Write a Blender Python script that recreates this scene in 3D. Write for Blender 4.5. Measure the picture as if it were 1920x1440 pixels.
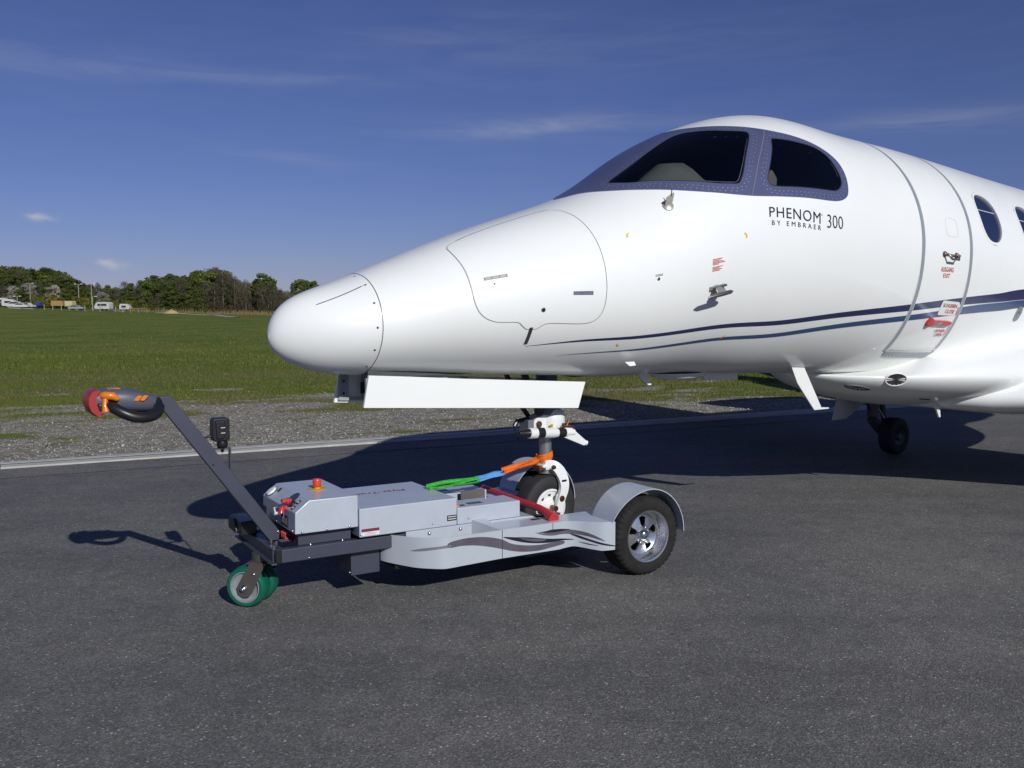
import bpy, math, random
import numpy as np
from mathutils import Vector, Matrix, Quaternion
from mathutils.geometry import delaunay_2d_cdt

for o in list(bpy.data.objects):
    bpy.data.objects.remove(o)
scene = bpy.context.scene
COL = scene.collection
R = math.radians
random.seed(7)
rng = np.random.default_rng(11)

# ------------------------------------------------------------------ camera
cam_d = bpy.data.cameras.new('camera')
cam = bpy.data.objects.new('camera', cam_d)
COL.objects.link(cam)
cam.location = (0, 0, 1.6)
cam.rotation_euler = (math.pi / 2 - math.atan(138 / 1750), 0, 0)
cam_d.sensor_width = 36
cam_d.lens = 36 * 1750 / 1920
cam_d.clip_end = 6000
cam_d.clip_start = 0.05
scene.camera = cam

# ------------------------------------------------------------------ sky and sun
SUN_EL = R(28)
SUN_AZ = math.atan2(0.47, -0.88)          # from +Y towards +X
world = bpy.data.worlds.new('World')
scene.world = world
world.use_nodes = True
wt = world.node_tree
wt.nodes.clear()

def wnode(t, **kw):
    n = wt.nodes.new(t)
    for k, v in kw.items():
        setattr(n, k, v)
    return n

def wmath(op, a, b=None, c=None):
    n = wnode('ShaderNodeMath', operation=op)
    for i, q in enumerate((a, b, c)):
        if q is None:
            continue
        if isinstance(q, (int, float)):
            n.inputs[i].default_value = q
        else:
            wt.links.new(q, n.inputs[i])
    return n.outputs[0]

sky = wnode('ShaderNodeTexSky', sky_type='NISHITA', sun_disc=False)
sky.sun_elevation = SUN_EL
sky.sun_rotation = SUN_AZ
sky.altitude = 600
sky.air_density = 1.0
sky.dust_density = 0.1
sky.ozone_density = 3.0
tc = wnode('ShaderNodeTexCoord')
sx = wnode('ShaderNodeSeparateXYZ')
wt.links.new(tc.outputs['Generated'], sx.inputs[0])
az = wmath('ARCTAN2', sx.outputs[0], sx.outputs[1])
el = wmath('ARCSINE', sx.outputs[2])
cx = wnode('ShaderNodeCombineXYZ')
wt.links.new(wmath('MULTIPLY', az, 5.0), cx.inputs[0])
wt.links.new(wmath('MULTIPLY', el, 42.0), cx.inputs[1])
nz = wnode('ShaderNodeTexNoise')
nz.inputs['Scale'].default_value = 1.6
nz.inputs['Detail'].default_value = 7
nz.inputs['Roughness'].default_value = 0.62
nz.inputs['Distortion'].default_value = 0.6
wt.links.new(cx.outputs[0], nz.inputs['Vector'])
cx2 = wnode('ShaderNodeCombineXYZ')
wt.links.new(wmath('MULTIPLY', az, 60.0), cx2.inputs[0])
wt.links.new(wmath('MULTIPLY', el, 110.0), cx2.inputs[1])
nz2 = wnode('ShaderNodeTexNoise')
nz2.inputs['Scale'].default_value = 1.3
nz2.inputs['Detail'].default_value = 5
wt.links.new(cx2.outputs[0], nz2.inputs['Vector'])

def cloud(az0, el0, la, le, tilt, amp):
    da = wmath('SUBTRACT', az, az0)
    de = wmath('SUBTRACT', wmath('SUBTRACT', el, el0), wmath('MULTIPLY', da, tilt))
    a2 = wmath('POWER', wmath('ABSOLUTE', wmath('DIVIDE', da, la)), 2.0)
    e2 = wmath('POWER', wmath('ABSOLUTE', wmath('DIVIDE', de, le)), 2.0)
    g = wmath('EXPONENT', wmath('MULTIPLY', wmath('ADD', a2, e2), -1.0))
    return wmath('MULTIPLY', g, amp)

streaks = [(-0.455, 0.229, 0.13, 0.013, 0.0, 0.34), (-0.24, 0.231, 0.12, 0.006, 0.02, 0.28),
           (0.02, 0.189, 0.10, 0.010, 0.05, 0.62), (0.12, 0.193, 0.08, 0.006, -0.03, 0.35),
           (0.44, 0.180, 0.12, 0.009, -0.01, 0.42), (-0.235, 0.156, 0.06, 0.006, -0.06, 0.30),
           (0.05, 0.262, 0.22, 0.020, 0.03, 0.16), (-0.05, 0.285, 0.10, 0.015, 0.12, 0.16),
           (0.95, 0.24, 0.25, 0.012, 0.02, 0.4), (-0.95, 0.2, 0.2, 0.012, 0.0, 0.4)]
tot = None
for st in streaks:
    c = cloud(*st)
    tot = c if tot is None else wmath('ADD', tot, c)
mr = wnode('ShaderNodeMapRange')
mr.inputs['From Min'].default_value = 0.30
mr.inputs['From Max'].default_value = 0.72
wt.links.new(nz.outputs['Fac'], mr.inputs['Value'])
tot = wmath('MULTIPLY', tot, wmath('ADD', wmath('MULTIPLY', mr.outputs[0], 0.46), 0.05))
veil = wmath('MULTIPLY', mr.outputs[0], 0.03)
mr2 = wnode('ShaderNodeMapRange')
mr2.inputs['From Min'].default_value = 0.35
mr2.inputs['From Max'].default_value = 0.6
wt.links.new(nz2.outputs['Fac'], mr2.inputs['Value'])
puff = None
for pf in [(-0.463, 0.0875, 0.011, 0.0033, 0.0, 1.0), (-0.468, 0.0900, 0.006, 0.003, 0.0, 0.7),
           (-0.401, 0.0440, 0.012, 0.0042, -0.1, 1.0), (-0.409, 0.0475, 0.006, 0.003, 0.0, 0.8)]:
    c = cloud(*pf)
    puff = c if puff is None else wmath('ADD', puff, c)
puff = wmath('MULTIPLY', puff, wmath('ADD', mr2.outputs[0], 0.25))
allc = wnode('ShaderNodeClamp')
wt.links.new(wmath('ADD', wmath('ADD', tot, veil), wmath('MULTIPLY', puff, 0.5)), allc.inputs[0])
mixc = wnode('ShaderNodeMix', data_type='RGBA')
wt.links.new(allc.outputs[0], mixc.inputs['Factor'])
tint = wnode('ShaderNodeMix', data_type='RGBA', blend_type='MULTIPLY')
tint.inputs['Factor'].default_value = 1.0
tint.inputs['B'].default_value = (0.60, 0.60, 0.98, 1)
wt.links.new(sky.outputs[0], tint.inputs['A'])
wt.links.new(tint.outputs['Result'], mixc.inputs['A'])
mixc.inputs['B'].default_value = (8.2, 8.5, 9.6, 1)
bg = wnode('ShaderNodeBackground')
bg.inputs['Strength'].default_value = 0.055
wt.links.new(mixc.outputs['Result'], bg.inputs['Color'])
wo = wnode('ShaderNodeOutputWorld')
wt.links.new(bg.outputs[0], wo.inputs['Surface'])

sun_d = bpy.data.lights.new('sun', 'SUN')
sun_d.energy = 3.65
sun_d.angle = R(0.53)
sun_d.color = (1.0, 0.985, 0.945)
sun = bpy.data.objects.new('sun', sun_d)
COL.objects.link(sun)
sdir = Vector((-math.sin(SUN_AZ) * math.cos(SUN_EL), -math.cos(SUN_AZ) * math.cos(SUN_EL), -math.sin(SUN_EL)))
sun.rotation_euler = sdir.to_track_quat('-Z', 'Y').to_euler()
sun.location = (6, -10, 8)

scene.cycles.caustics_reflective = False
scene.view_settings.view_transform = 'Standard'
scene.view_settings.look = 'None'
scene.view_settings.exposure = 0.0
scene.view_settings.gamma = 1.0
scene.view_settings.use_curve_mapping = False

# ------------------------------------------------------------------ materials
MATS = {}

def mat(name, col, rough=0.5, metal=0.0, coat=0.0, spec=0.5, var=0.0, vscale=6.0, bump=0.0, bscale=40.0, rvar=0.0, emit=None):
    if name in MATS:
        return MATS[name]
    m = bpy.data.materials.new(name)
    m.use_nodes = True
    nt = m.node_tree
    b = nt.nodes['Principled BSDF']
    b.inputs['Base Color'].default_value = (*col, 1)
    b.inputs['Roughness'].default_value = rough
    b.inputs['Metallic'].default_value = metal
    b.inputs['Coat Weight'].default_value = coat
    b.inputs['Coat Roughness'].default_value = 0.09
    b.inputs['Specular IOR Level'].default_value = spec
    if var or bump or rvar:
        t = nt.nodes.new('ShaderNodeTexCoord')
    if var or rvar:
        n = nt.nodes.new('ShaderNodeTexNoise')
        n.inputs['Scale'].default_value = vscale
        n.inputs['Detail'].default_value = 6
        n.inputs['Roughness'].default_value = 0.65
        nt.links.new(t.outputs['Object'], n.inputs['Vector'])
    if var:
        r = nt.nodes.new('ShaderNodeValToRGB')
        r.color_ramp.elements[0].position = 0.3
        r.color_ramp.elements[1].position = 0.7
        r.color_ramp.elements[0].color = (*[c * (1 - var) for c in col], 1)
        r.color_ramp.elements[1].color = (*[min(1, c * (1 + var)) for c in col], 1)
        nt.links.new(n.outputs['Fac'], r.inputs['Fac'])
        nt.links.new(r.outputs[0], b.inputs['Base Color'])
    if rvar:
        mrn = nt.nodes.new('ShaderNodeMapRange')
        mrn.inputs['From Min'].default_value = 0.3
        mrn.inputs['From Max'].default_value = 0.7
        mrn.inputs['To Min'].default_value = max(0.02, rough - rvar)
        mrn.inputs['To Max'].default_value = rough + rvar
        nt.links.new(n.outputs['Fac'], mrn.inputs['Value'])
        nt.links.new(mrn.outputs[0], b.inputs['Roughness'])
    if bump:
        n2 = nt.nodes.new('ShaderNodeTexNoise')
        n2.inputs['Scale'].default_value = bscale
        n2.inputs['Detail'].default_value = 3
        nt.links.new(t.outputs['Object'], n2.inputs['Vector'])
        bp = nt.nodes.new('ShaderNodeBump')
        bp.inputs['Strength'].default_value = bump
        bp.inputs['Distance'].default_value = 0.01
        nt.links.new(n2.outputs['Fac'], bp.inputs['Height'])
        nt.links.new(bp.outputs[0], b.inputs['Normal'])
    if emit:
        b.inputs['Emission Color'].default_value = (*col, 1)
        b.inputs['Emission Strength'].default_value = emit
    MATS[name] = m
    return m

def glass(name, tint, ior=1.5, rough=0.01):
    m = bpy.data.materials.new(name)
    m.use_nodes = True
    nt = m.node_tree
    nt.nodes.clear()
    o = nt.nodes.new('ShaderNodeOutputMaterial')
    mx = nt.nodes.new('ShaderNodeMixShader')
    fr = nt.nodes.new('ShaderNodeFresnel')
    fr.inputs[0].default_value = ior
    tr = nt.nodes.new('ShaderNodeBsdfTransparent')
    tr.inputs[0].default_value = (*tint, 1)
    gl = nt.nodes.new('ShaderNodeBsdfGlossy')
    gl.inputs['Roughness'].default_value = rough
    nt.links.new(fr.outputs[0], mx.inputs[0])
    nt.links.new(tr.outputs[0], mx.inputs[1])
    nt.links.new(gl.outputs[0], mx.inputs[2])
    nt.links.new(mx.outputs[0], o.inputs[0])
    MATS[name] = m
    return m

M_white = mat('aircraft_white_paint', (0.83, 0.845, 0.825), 0.36, coat=0.45, var=0.012, vscale=3.0, rvar=0.04)
M_whitep = mat('white_enamel', (0.76, 0.77, 0.75), 0.3, coat=0.4, var=0.03, vscale=14)
M_frame = mat('window_frame_blue_grey', (0.115, 0.13, 0.245), 0.32, metal=0.35, coat=0.3, var=0.06, vscale=9)
M_navy = mat('navy_stripe_paint', (0.018, 0.022, 0.085), 0.25, coat=0.8)
M_teal = mat('blue_stripe_paint', (0.03, 0.07, 0.17), 0.25, coat=0.8)
M_seam = mat('panel_gap_grey', (0.10, 0.105, 0.11), 0.6)
M_seamw = mat('seam_pale', (0.62, 0.63, 0.62), 0.4)
M_band = mat('door_band_grey', (0.33, 0.37, 0.40), 0.42, metal=0.3, var=0.05, vscale=12)
M_letter = mat('charcoal_lettering', (0.018, 0.022, 0.035), 0.4)
M_red = mat('red_paint', (0.52, 0.025, 0.03), 0.35, coat=0.4, var=0.05, vscale=20)
M_redtxt = mat('red_lettering', (0.50, 0.05, 0.06), 0.5)
M_yel = mat('yellow_mark', (0.80, 0.46, 0.04), 0.5)
M_black = mat('black_plastic', (0.012, 0.012, 0.015), 0.38, var=0.1, vscale=30)
M_dark = mat('dark_interior', (0.13, 0.135, 0.14), 0.8)
M_dash = mat('grey_glareshield', (0.24, 0.25, 0.24), 0.8, var=0.1)
M_seat = mat('beige_leather', (0.30, 0.27, 0.23), 0.6, var=0.08)
M_chrome = mat('chrome', (0.62, 0.62, 0.64), 0.12, metal=1.0)
M_alu = mat('polished_aluminium', (0.72, 0.73, 0.75), 0.27, metal=1.0)
M_alud = mat('satin_aluminium', (0.42, 0.43, 0.46), 0.35, metal=1.0, rvar=0.08, vscale=30)
M_bronze = mat('bronze_pin', (0.20, 0.09, 0.05), 0.35, metal=0.8)
M_rubber = mat('tyre_rubber', (0.022, 0.021, 0.021), 0.75, var=0.25, vscale=18, bump=0.15, bscale=90)
M_rubdust = mat('dusty_tyre_rubber', (0.020, 0.019, 0.018), 0.85, spec=0.25, var=0.35, vscale=14, bump=0.15, bscale=90)
M_silver = mat('silver_powder_coat', (0.47, 0.51, 0.575), 0.34, metal=0.12, coat=0.25, var=0.06, vscale=7, bump=0.03, bscale=500)
M_silver2 = mat('silver_powder_coat_skirt', (0.47, 0.515, 0.57), 0.32, metal=0.12, coat=0.3, var=0.03, vscale=5, bump=0.03, bscale=500)
M_gunm = mat('dark_grey_frame_coat', (0.062, 0.066, 0.095), 0.42, metal=0.25, var=0.08, vscale=12, bump=0.04, bscale=400)
M_zinc = mat('zinc_bolt', (0.55, 0.56, 0.60), 0.25, metal=1.0)
M_fork = mat('castor_fork_grey_brown', (0.13, 0.115, 0.105), 0.45, metal=0.5, var=0.1, vscale=15)
M_green = mat('green_castor_tread', (0.004, 0.115, 0.070), 0.4, var=0.15, vscale=20)
M_wcore = mat('castor_core_grey', (0.38, 0.39, 0.42), 0.4, metal=0.4, var=0.12, vscale=25)
M_orange = mat('orange_switch', (0.72, 0.19, 0.008), 0.35, coat=0.3)
M_redbump = mat('red_bumper', (0.33, 0.022, 0.022), 0.42, coat=0.2)
M_estop = mat('red_mushroom_button', (0.68, 0.05, 0.012), 0.35, coat=0.3)
M_yelplate = mat('yellow_plate', (0.60, 0.36, 0.02), 0.5)
M_sw1 = mat('metallic_flame_mauve', (0.20, 0.185, 0.225), 0.3, metal=0.6, var=0.25, vscale=5)
M_sw2 = mat('flame_dark', (0.025, 0.02, 0.035), 0.35, metal=0.3)
M_ogrey = mat('strap_orange', (0.75, 0.155, 0.012), 0.7, var=0.25, vscale=60, bump=0.4, bscale=260)
M_sblue = mat('strap_blue', (0.09, 0.30, 0.66), 0.7, var=0.2, vscale=60, bump=0.4, bscale=260)
M_sgreen = mat('strap_green', (0.05, 0.42, 0.05), 0.7, var=0.35, vscale=60, bump=0.4, bscale=260)
M_label = mat('label_white', (0.75, 0.75, 0.75), 0.5)
M_labelred = mat('label_maroon', (0.18, 0.02, 0.04), 0.5)
M_whiteplast = mat('white_plastic', (0.8, 0.8, 0.82), 0.3, coat=0.3)
M_podgrey = mat('tiller_grey', (0.085, 0.092, 0.125), 0.42, var=0.05)
M_wsglass = glass('cockpit_glass', (0.56, 0.58, 0.58), 1.55)
M_cabglass = mat('cabin_glass_dark', (0.012, 0.018, 0.05), 0.05, spec=0.8, coat=1.0)
M_steel = mat('heated_probe_steel', (0.30, 0.29, 0.28), 0.3, metal=0.9)
M_lens = mat('lamp_lens_dark', (0.10, 0.095, 0.10), 0.12, metal=0.7, var=0.5, vscale=60)

# ------------------------------------------------------------------ mesh helpers
def link(o, parent=None):
    COL.objects.link(o)
    if parent is not None:
        o.parent = parent
    return o

def tag(o, label=None, cat=None, group=None, kind=None):
    if label: o['label'] = label
    if cat: o['category'] = cat
    if group: o['group'] = group
    if kind: o['kind'] = kind
    return o

def empty(name, loc, rz=0.0):
    o = bpy.data.objects.new(name, None)
    o.empty_display_size = 0.2
    o.location = loc
    o.rotation_euler = (0, 0, rz)
    COL.objects.link(o)
    return o

def mk(name, V, F, m, parent=None, smooth=35, bevel=0.0, normals=None):
    me = bpy.data.meshes.new(name)
    V = np.asarray(V, float)
    if normals is not None:
        NA = np.asarray(normals, float)
        F2 = []
        for f in F:
            f = list(f)
            fn = np.cross(V[f[1]] - V[f[0]], V[f[2]] - V[f[0]])
            if len(f) == 4:
                fn = np.cross(V[f[2]] - V[f[0]], V[f[3]] - V[f[1]])
            F2.append(f[::-1] if fn @ NA[f[0]] < 0 else f)
        F = F2
    me.from_pydata(V.tolist(), [], [list(map(int, f)) for f in F])
    me.validate()
    me.materials.append(m)
    if smooth is not None:
        me.shade_smooth()
        if smooth < 180:
            me.set_sharp_from_angle(angle=R(smooth))
    if normals is not None and len(me.vertices) == len(V):
        me.normals_split_custom_set_from_vertices([tuple(n) for n in normals])
    o = bpy.data.objects.new(name, me)
    link(o, parent)
    if bevel:
        b = o.modifiers.new('bevel', 'BEVEL')
        b.width = bevel
        b.segments = 2
        b.limit_method = 'ANGLE'
        b.angle_limit = R(40)
        b.harden_normals = True
    return o

class MB:
    def __init__(self):
        self.v = []; self.f = []
    def add(self, V, F):
        b = len(self.v)
        self.v += [tuple(map(float, p)) for p in V]
        self.f += [[b + i for i in f] for f in F]
        return self
    def box(self, x0, x1, y0, y1, z0, z1):
        if x0 > x1: x0, x1 = x1, x0
        if y0 > y1: y0, y1 = y1, y0
        if z0 > z1: z0, z1 = z1, z0
        V = [(x, y, z) for z in (z0, z1) for y in (y0, y1) for x in (x0, x1)]
        return self.add(V, [(0, 2, 3, 1), (4, 5, 7, 6), (0, 1, 5, 4), (2, 6, 7, 3), (0, 4, 6, 2), (1, 3, 7, 5)])
    def bar(self, p0, p1, w, h, up=(0, 0, 1)):
        p0 = Vector(p0); p1 = Vector(p1)
        d = (p1 - p0).normalized(); u = Vector(up)
        a = d.cross(u).normalized(); u = a.cross(d).normalized()
        V = []
        for p in (p0, p1):
            for (i, j) in ((-1, -1), (1, -1), (1, 1), (-1, 1)):
                V.append(p + a * (i * w / 2) + u * (j * h / 2))
        return self.add(V, [(0, 1, 2, 3), (7, 6, 5, 4), (0, 4, 5, 1), (1, 5, 6, 2), (2, 6, 7, 3), (3, 7, 4, 0)])
    def tube(self, pts, r, n=10, flat=1.0, up=None, caps=True):
        pts = [Vector(p) for p in pts]
        k = len(pts)
        rr = r if isinstance(r, (list, tuple)) else [r] * k
        V = []; F = []
        prev = Vector(up) if up is not None else None
        for i, p in enumerate(pts):
            d = (pts[min(i + 1, k - 1)] - pts[max(i - 1, 0)]).normalized()
            if prev is None:
                prev = Vector((0, 0, 1)) if abs(d.z) < 0.9 else Vector((1, 0, 0))
            a = d.cross(prev).normalized(); u = a.cross(d).normalized(); prev = u
            for j in range(n):
                t = 2 * math.pi * j / n
                V.append(p + a * (math.cos(t) * rr[i]) + u * (math.sin(t) * rr[i] * flat))
        for i in range(k - 1):
            for j in range(n):
                F.append((i * n + j, i * n + (j + 1) % n, (i + 1) * n + (j + 1) % n, (i + 1) * n + j))
        if caps:
            F.append(tuple(range(n))[::-1]); F.append(tuple((k - 1) * n + j for j in range(n)))
        return self.add(V, F)
    def cyl(self, p0, p1, r0, r1=None, n=24, caps=True):
        return self.tube([p0, p1], [r0, r0 if r1 is None else r1], n, caps=caps)
    def lathe(self, prof, origin, axis, n=48, closed=False):
        o = Vector(origin); d = Vector(axis).normalized()
        ref = Vector((0, 0, 1)) if abs(d.z) < 0.9 else Vector((1, 0, 0))
        a = d.cross(ref).normalized(); u = a.cross(d)
        V = []; F = []
        for (t, r) in prof:
            for j in range(n):
                w = 2 * math.pi * j / n
                V.append(o + d * t + (a * math.cos(w) + u * math.sin(w)) * r)
        k = len(prof)
        for i in range(k - 1 if not closed else k):
            i2 = (i + 1) % k
            for j in range(n):
                F.append((i * n + j, i2 * n + j, i2 * n + (j + 1) % n, i * n + (j + 1) % n))
        return self.add(V, F)
    def prism(self, poly, fn, d0, d1):
        n = len(poly)
        V = [fn(p, d0) for p in poly] + [fn(p, d1) for p in poly]
        F = [tuple(range(n))[::-1], tuple(range(n, 2 * n))]
        F += [(i, (i + 1) % n, n + (i + 1) % n, n + i) for i in range(n)]
        return self.add(V, F)
    def build(self, name, m, parent=None, smooth=35, bevel=0.0):
        return mk(name, self.v, self.f, m, parent, smooth, bevel)

def inpoly(P, poly):
    P = np.asarray(P, float); poly = np.asarray(poly, float)
    x, y = P[:, 0], P[:, 1]
    ins = np.zeros(len(P), bool)
    j = len(poly) - 1
    for i in range(len(poly)):
        xi, yi = poly[i]; xj, yj = poly[j]
        c = (yi > y) != (yj > y)
        with np.errstate(divide='ignore', invalid='ignore'):
            ins ^= c & (x < (xj - xi) * (y - yi) / (yj - yi + 1e-15) + xi)
        j = i
    return ins

def resample(poly, res, closed=True):
    poly = [np.array(p, float) for p in poly]
    out = []
    n = len(poly)
    for i in range(n if closed else n - 1):
        a, b = poly[i], poly[(i + 1) % n]
        k = max(1, int(math.ceil(np.linalg.norm(b - a) / res)))
        for q in range(k):
            out.append(a + (b - a) * q / k)
    if not closed:
        out.append(poly[-1])
    return np.array(out)

def catmull(poly, k=6, closed=True):
    P = np.array(poly, float); n = len(P); out = []
    for i in range(n if closed else n - 1):
        if closed:
            p0, p1, p2, p3 = P[i - 1], P[i], P[(i + 1) % n], P[(i + 2) % n]
        else:
            p0, p1, p2, p3 = P[max(i - 1, 0)], P[i], P[i + 1], P[min(i + 2, n - 1)]
        for q in range(k):
            t = q / k
            out.append(0.5 * ((2 * p1) + (-p0 + p2) * t + (2 * p0 - 5 * p1 + 4 * p2 - p3) * t * t + (-p0 + 3 * p1 - 3 * p2 + p3) * t ** 3))
    if not closed:
        out.append(P[-1])
    return np.array(out)

def cdt(poly, holes=(), res=0.04, grid=True):
    loops = [resample(poly, res)] + [resample(h, res) for h in holes]
    pts = []; edges = []
    for L in loops:
        b = len(pts)
        pts += [tuple(p) for p in L]
        edges += [(b + i, b + (i + 1) % len(L)) for i in range(len(L))]
    nb = len(pts)
    if grid:
        lo = loops[0].min(0); hi = loops[0].max(0)
        gx = np.arange(lo[0] + res / 2, hi[0], res); gy = np.arange(lo[1] + res / 2, hi[1], res)
        g = np.array([(x, y) for x in gx for y in gy])
        if len(g):
            ok = inpoly(g, loops[0])
            for L in loops[1:]:
                ok &= ~inpoly(g, L)
            allb = np.vstack(loops)
            g = g[ok]
            if len(g):
                dm = np.min(np.linalg.norm(g[:, None] - allb[None], axis=2), axis=1)
                pts += [tuple(p) for p in g[dm > res * 0.45]]
    r = delaunay_2d_cdt([Vector(p) for p in pts], edges, [], 0, 1e-6)
    V = np.array([(v.x, v.y) for v in r[0]]); T = np.array(r[2])
    c = V[T].mean(1)
    ok = inpoly(c, loops[0])
    for L in loops[1:]:
        ok &= ~inpoly(c, L)
    T = T[ok]
    # consistent winding
    a = V[T]; cr = (a[:, 1, 0] - a[:, 0, 0]) * (a[:, 2, 1] - a[:, 0, 1]) - (a[:, 1, 1] - a[:, 0, 1]) * (a[:, 2, 0] - a[:, 0, 0])
    T[cr < 0] = T[cr < 0][:, ::-1]
    return V, T

def boundary(T):
    cnt = {}
    for t in T:
        for i in range(3):
            e = (int(t[i]), int(t[(i + 1) % 3]))
            k = (min(e), max(e))
            cnt.setdefault(k, []).append(e)
    return [v[0] for v in cnt.values() if len(v) == 1]

def text2d(s, bold=0.0, space=1.0):
    cu = bpy.data.curves.new('lettering_curve', 'FONT')
    cu.body = s
    cu.size = 1.0
    cu.space_character = space
    cu.offset = bold
    cu.resolution_u = 3
    ob = bpy.data.objects.new('lettering_tmp', cu)
    COL.objects.link(ob)
    bpy.context.view_layer.update()
    ev = ob.evaluated_get(bpy.context.evaluated_depsgraph_get())
    me = ev.to_mesh()
    V = np.array([(v.co.x, v.co.y) for v in me.vertices])
    F = [tuple(p.vertices) for p in me.polygons]
    ev.to_mesh_clear()
    bpy.data.objects.remove(ob)
    bpy.data.curves.remove(cu)
    lo, hi = V.min(0), V.max(0)
    return (V - lo) / (hi - lo), F, (hi - lo)

# ------------------------------------------------------------------ the ground
KA = R(27.44)
K0 = np.array([-5.17, 9.33])
KU = np.array([math.cos(KA), math.sin(KA)])
KN = np.array([-math.sin(KA), math.cos(KA)])

def gpt(a, d, z=0.0):
    p = K0 + a * KU + d * KN
    return (p[0], p[1], z)

def terrain(x, y):
    x = np.asarray(x, float); y = np.asarray(y, float)
    ze = np.clip(-1.35 - 0.0313 * x, -0.4, 4.5)
    t = np.clip((y - 28) / 200, 0, 1)
    t = t * t * (3 - 2 * t)
    d = (x - K0[0]) * KN[0] + (y - K0[1]) * KN[1]
    b = np.clip((d - 3) / 8, 0, 1)
    und = 0.05 * np.sin(x * 0.31 + 1.3) * np.sin(y * 0.23 + 0.4) + 0.03 * np.sin(x * 0.83 + y * 0.52)
    return ze * t + und * b - 0.02 * np.clip(d / 2, 0, 1)

def sheet(name, poly, z, m):
    o = mk(name, [(x, y, z) for x, y, _ in poly], [tuple(range(len(poly)))], m, smooth=None)
    return tag(o, kind='structure')

def nodemat(name):
    m = bpy.data.materials.new(name)
    m.use_nodes = True
    nt = m.node_tree
    return m, nt, nt.nodes['Principled BSDF']

def N(nt, t, **kw):
    n = nt.nodes.new(t)
    for k, v in kw.items():
        if k in n.inputs:
            n.inputs[k].default_value = v
        else:
            setattr(n, k, v)
    return n

def ramp(nt, src, stops):
    r = nt.nodes.new('ShaderNodeValToRGB')
    e = r.color_ramp.elements
    while len(e) < len(stops):
        e.new(0.5)
    for i, (p, c) in enumerate(stops):
        e[i].position = p
        e[i].color = (*c, 1) if isinstance(c, (tuple, list)) else (c, c, c, 1)
    nt.links.new(src, r.inputs['Fac'])
    return r.outputs[0]

def mixrgb(nt, fac, a, b, mode='MIX'):
    n = nt.nodes.new('ShaderNodeMix')
    n.data_type = 'RGBA'
    n.blend_type = mode
    for k, q in (('Factor', fac), ('A', a), ('B', b)):
        if hasattr(q, 'is_linked') or hasattr(q, 'links'):
            nt.links.new(q, n.inputs[k])
        elif k == 'Factor':
            n.inputs[k].default_value = q
        else:
            n.inputs[k].default_value = (*q, 1)
    return n.outputs['Result']

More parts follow.
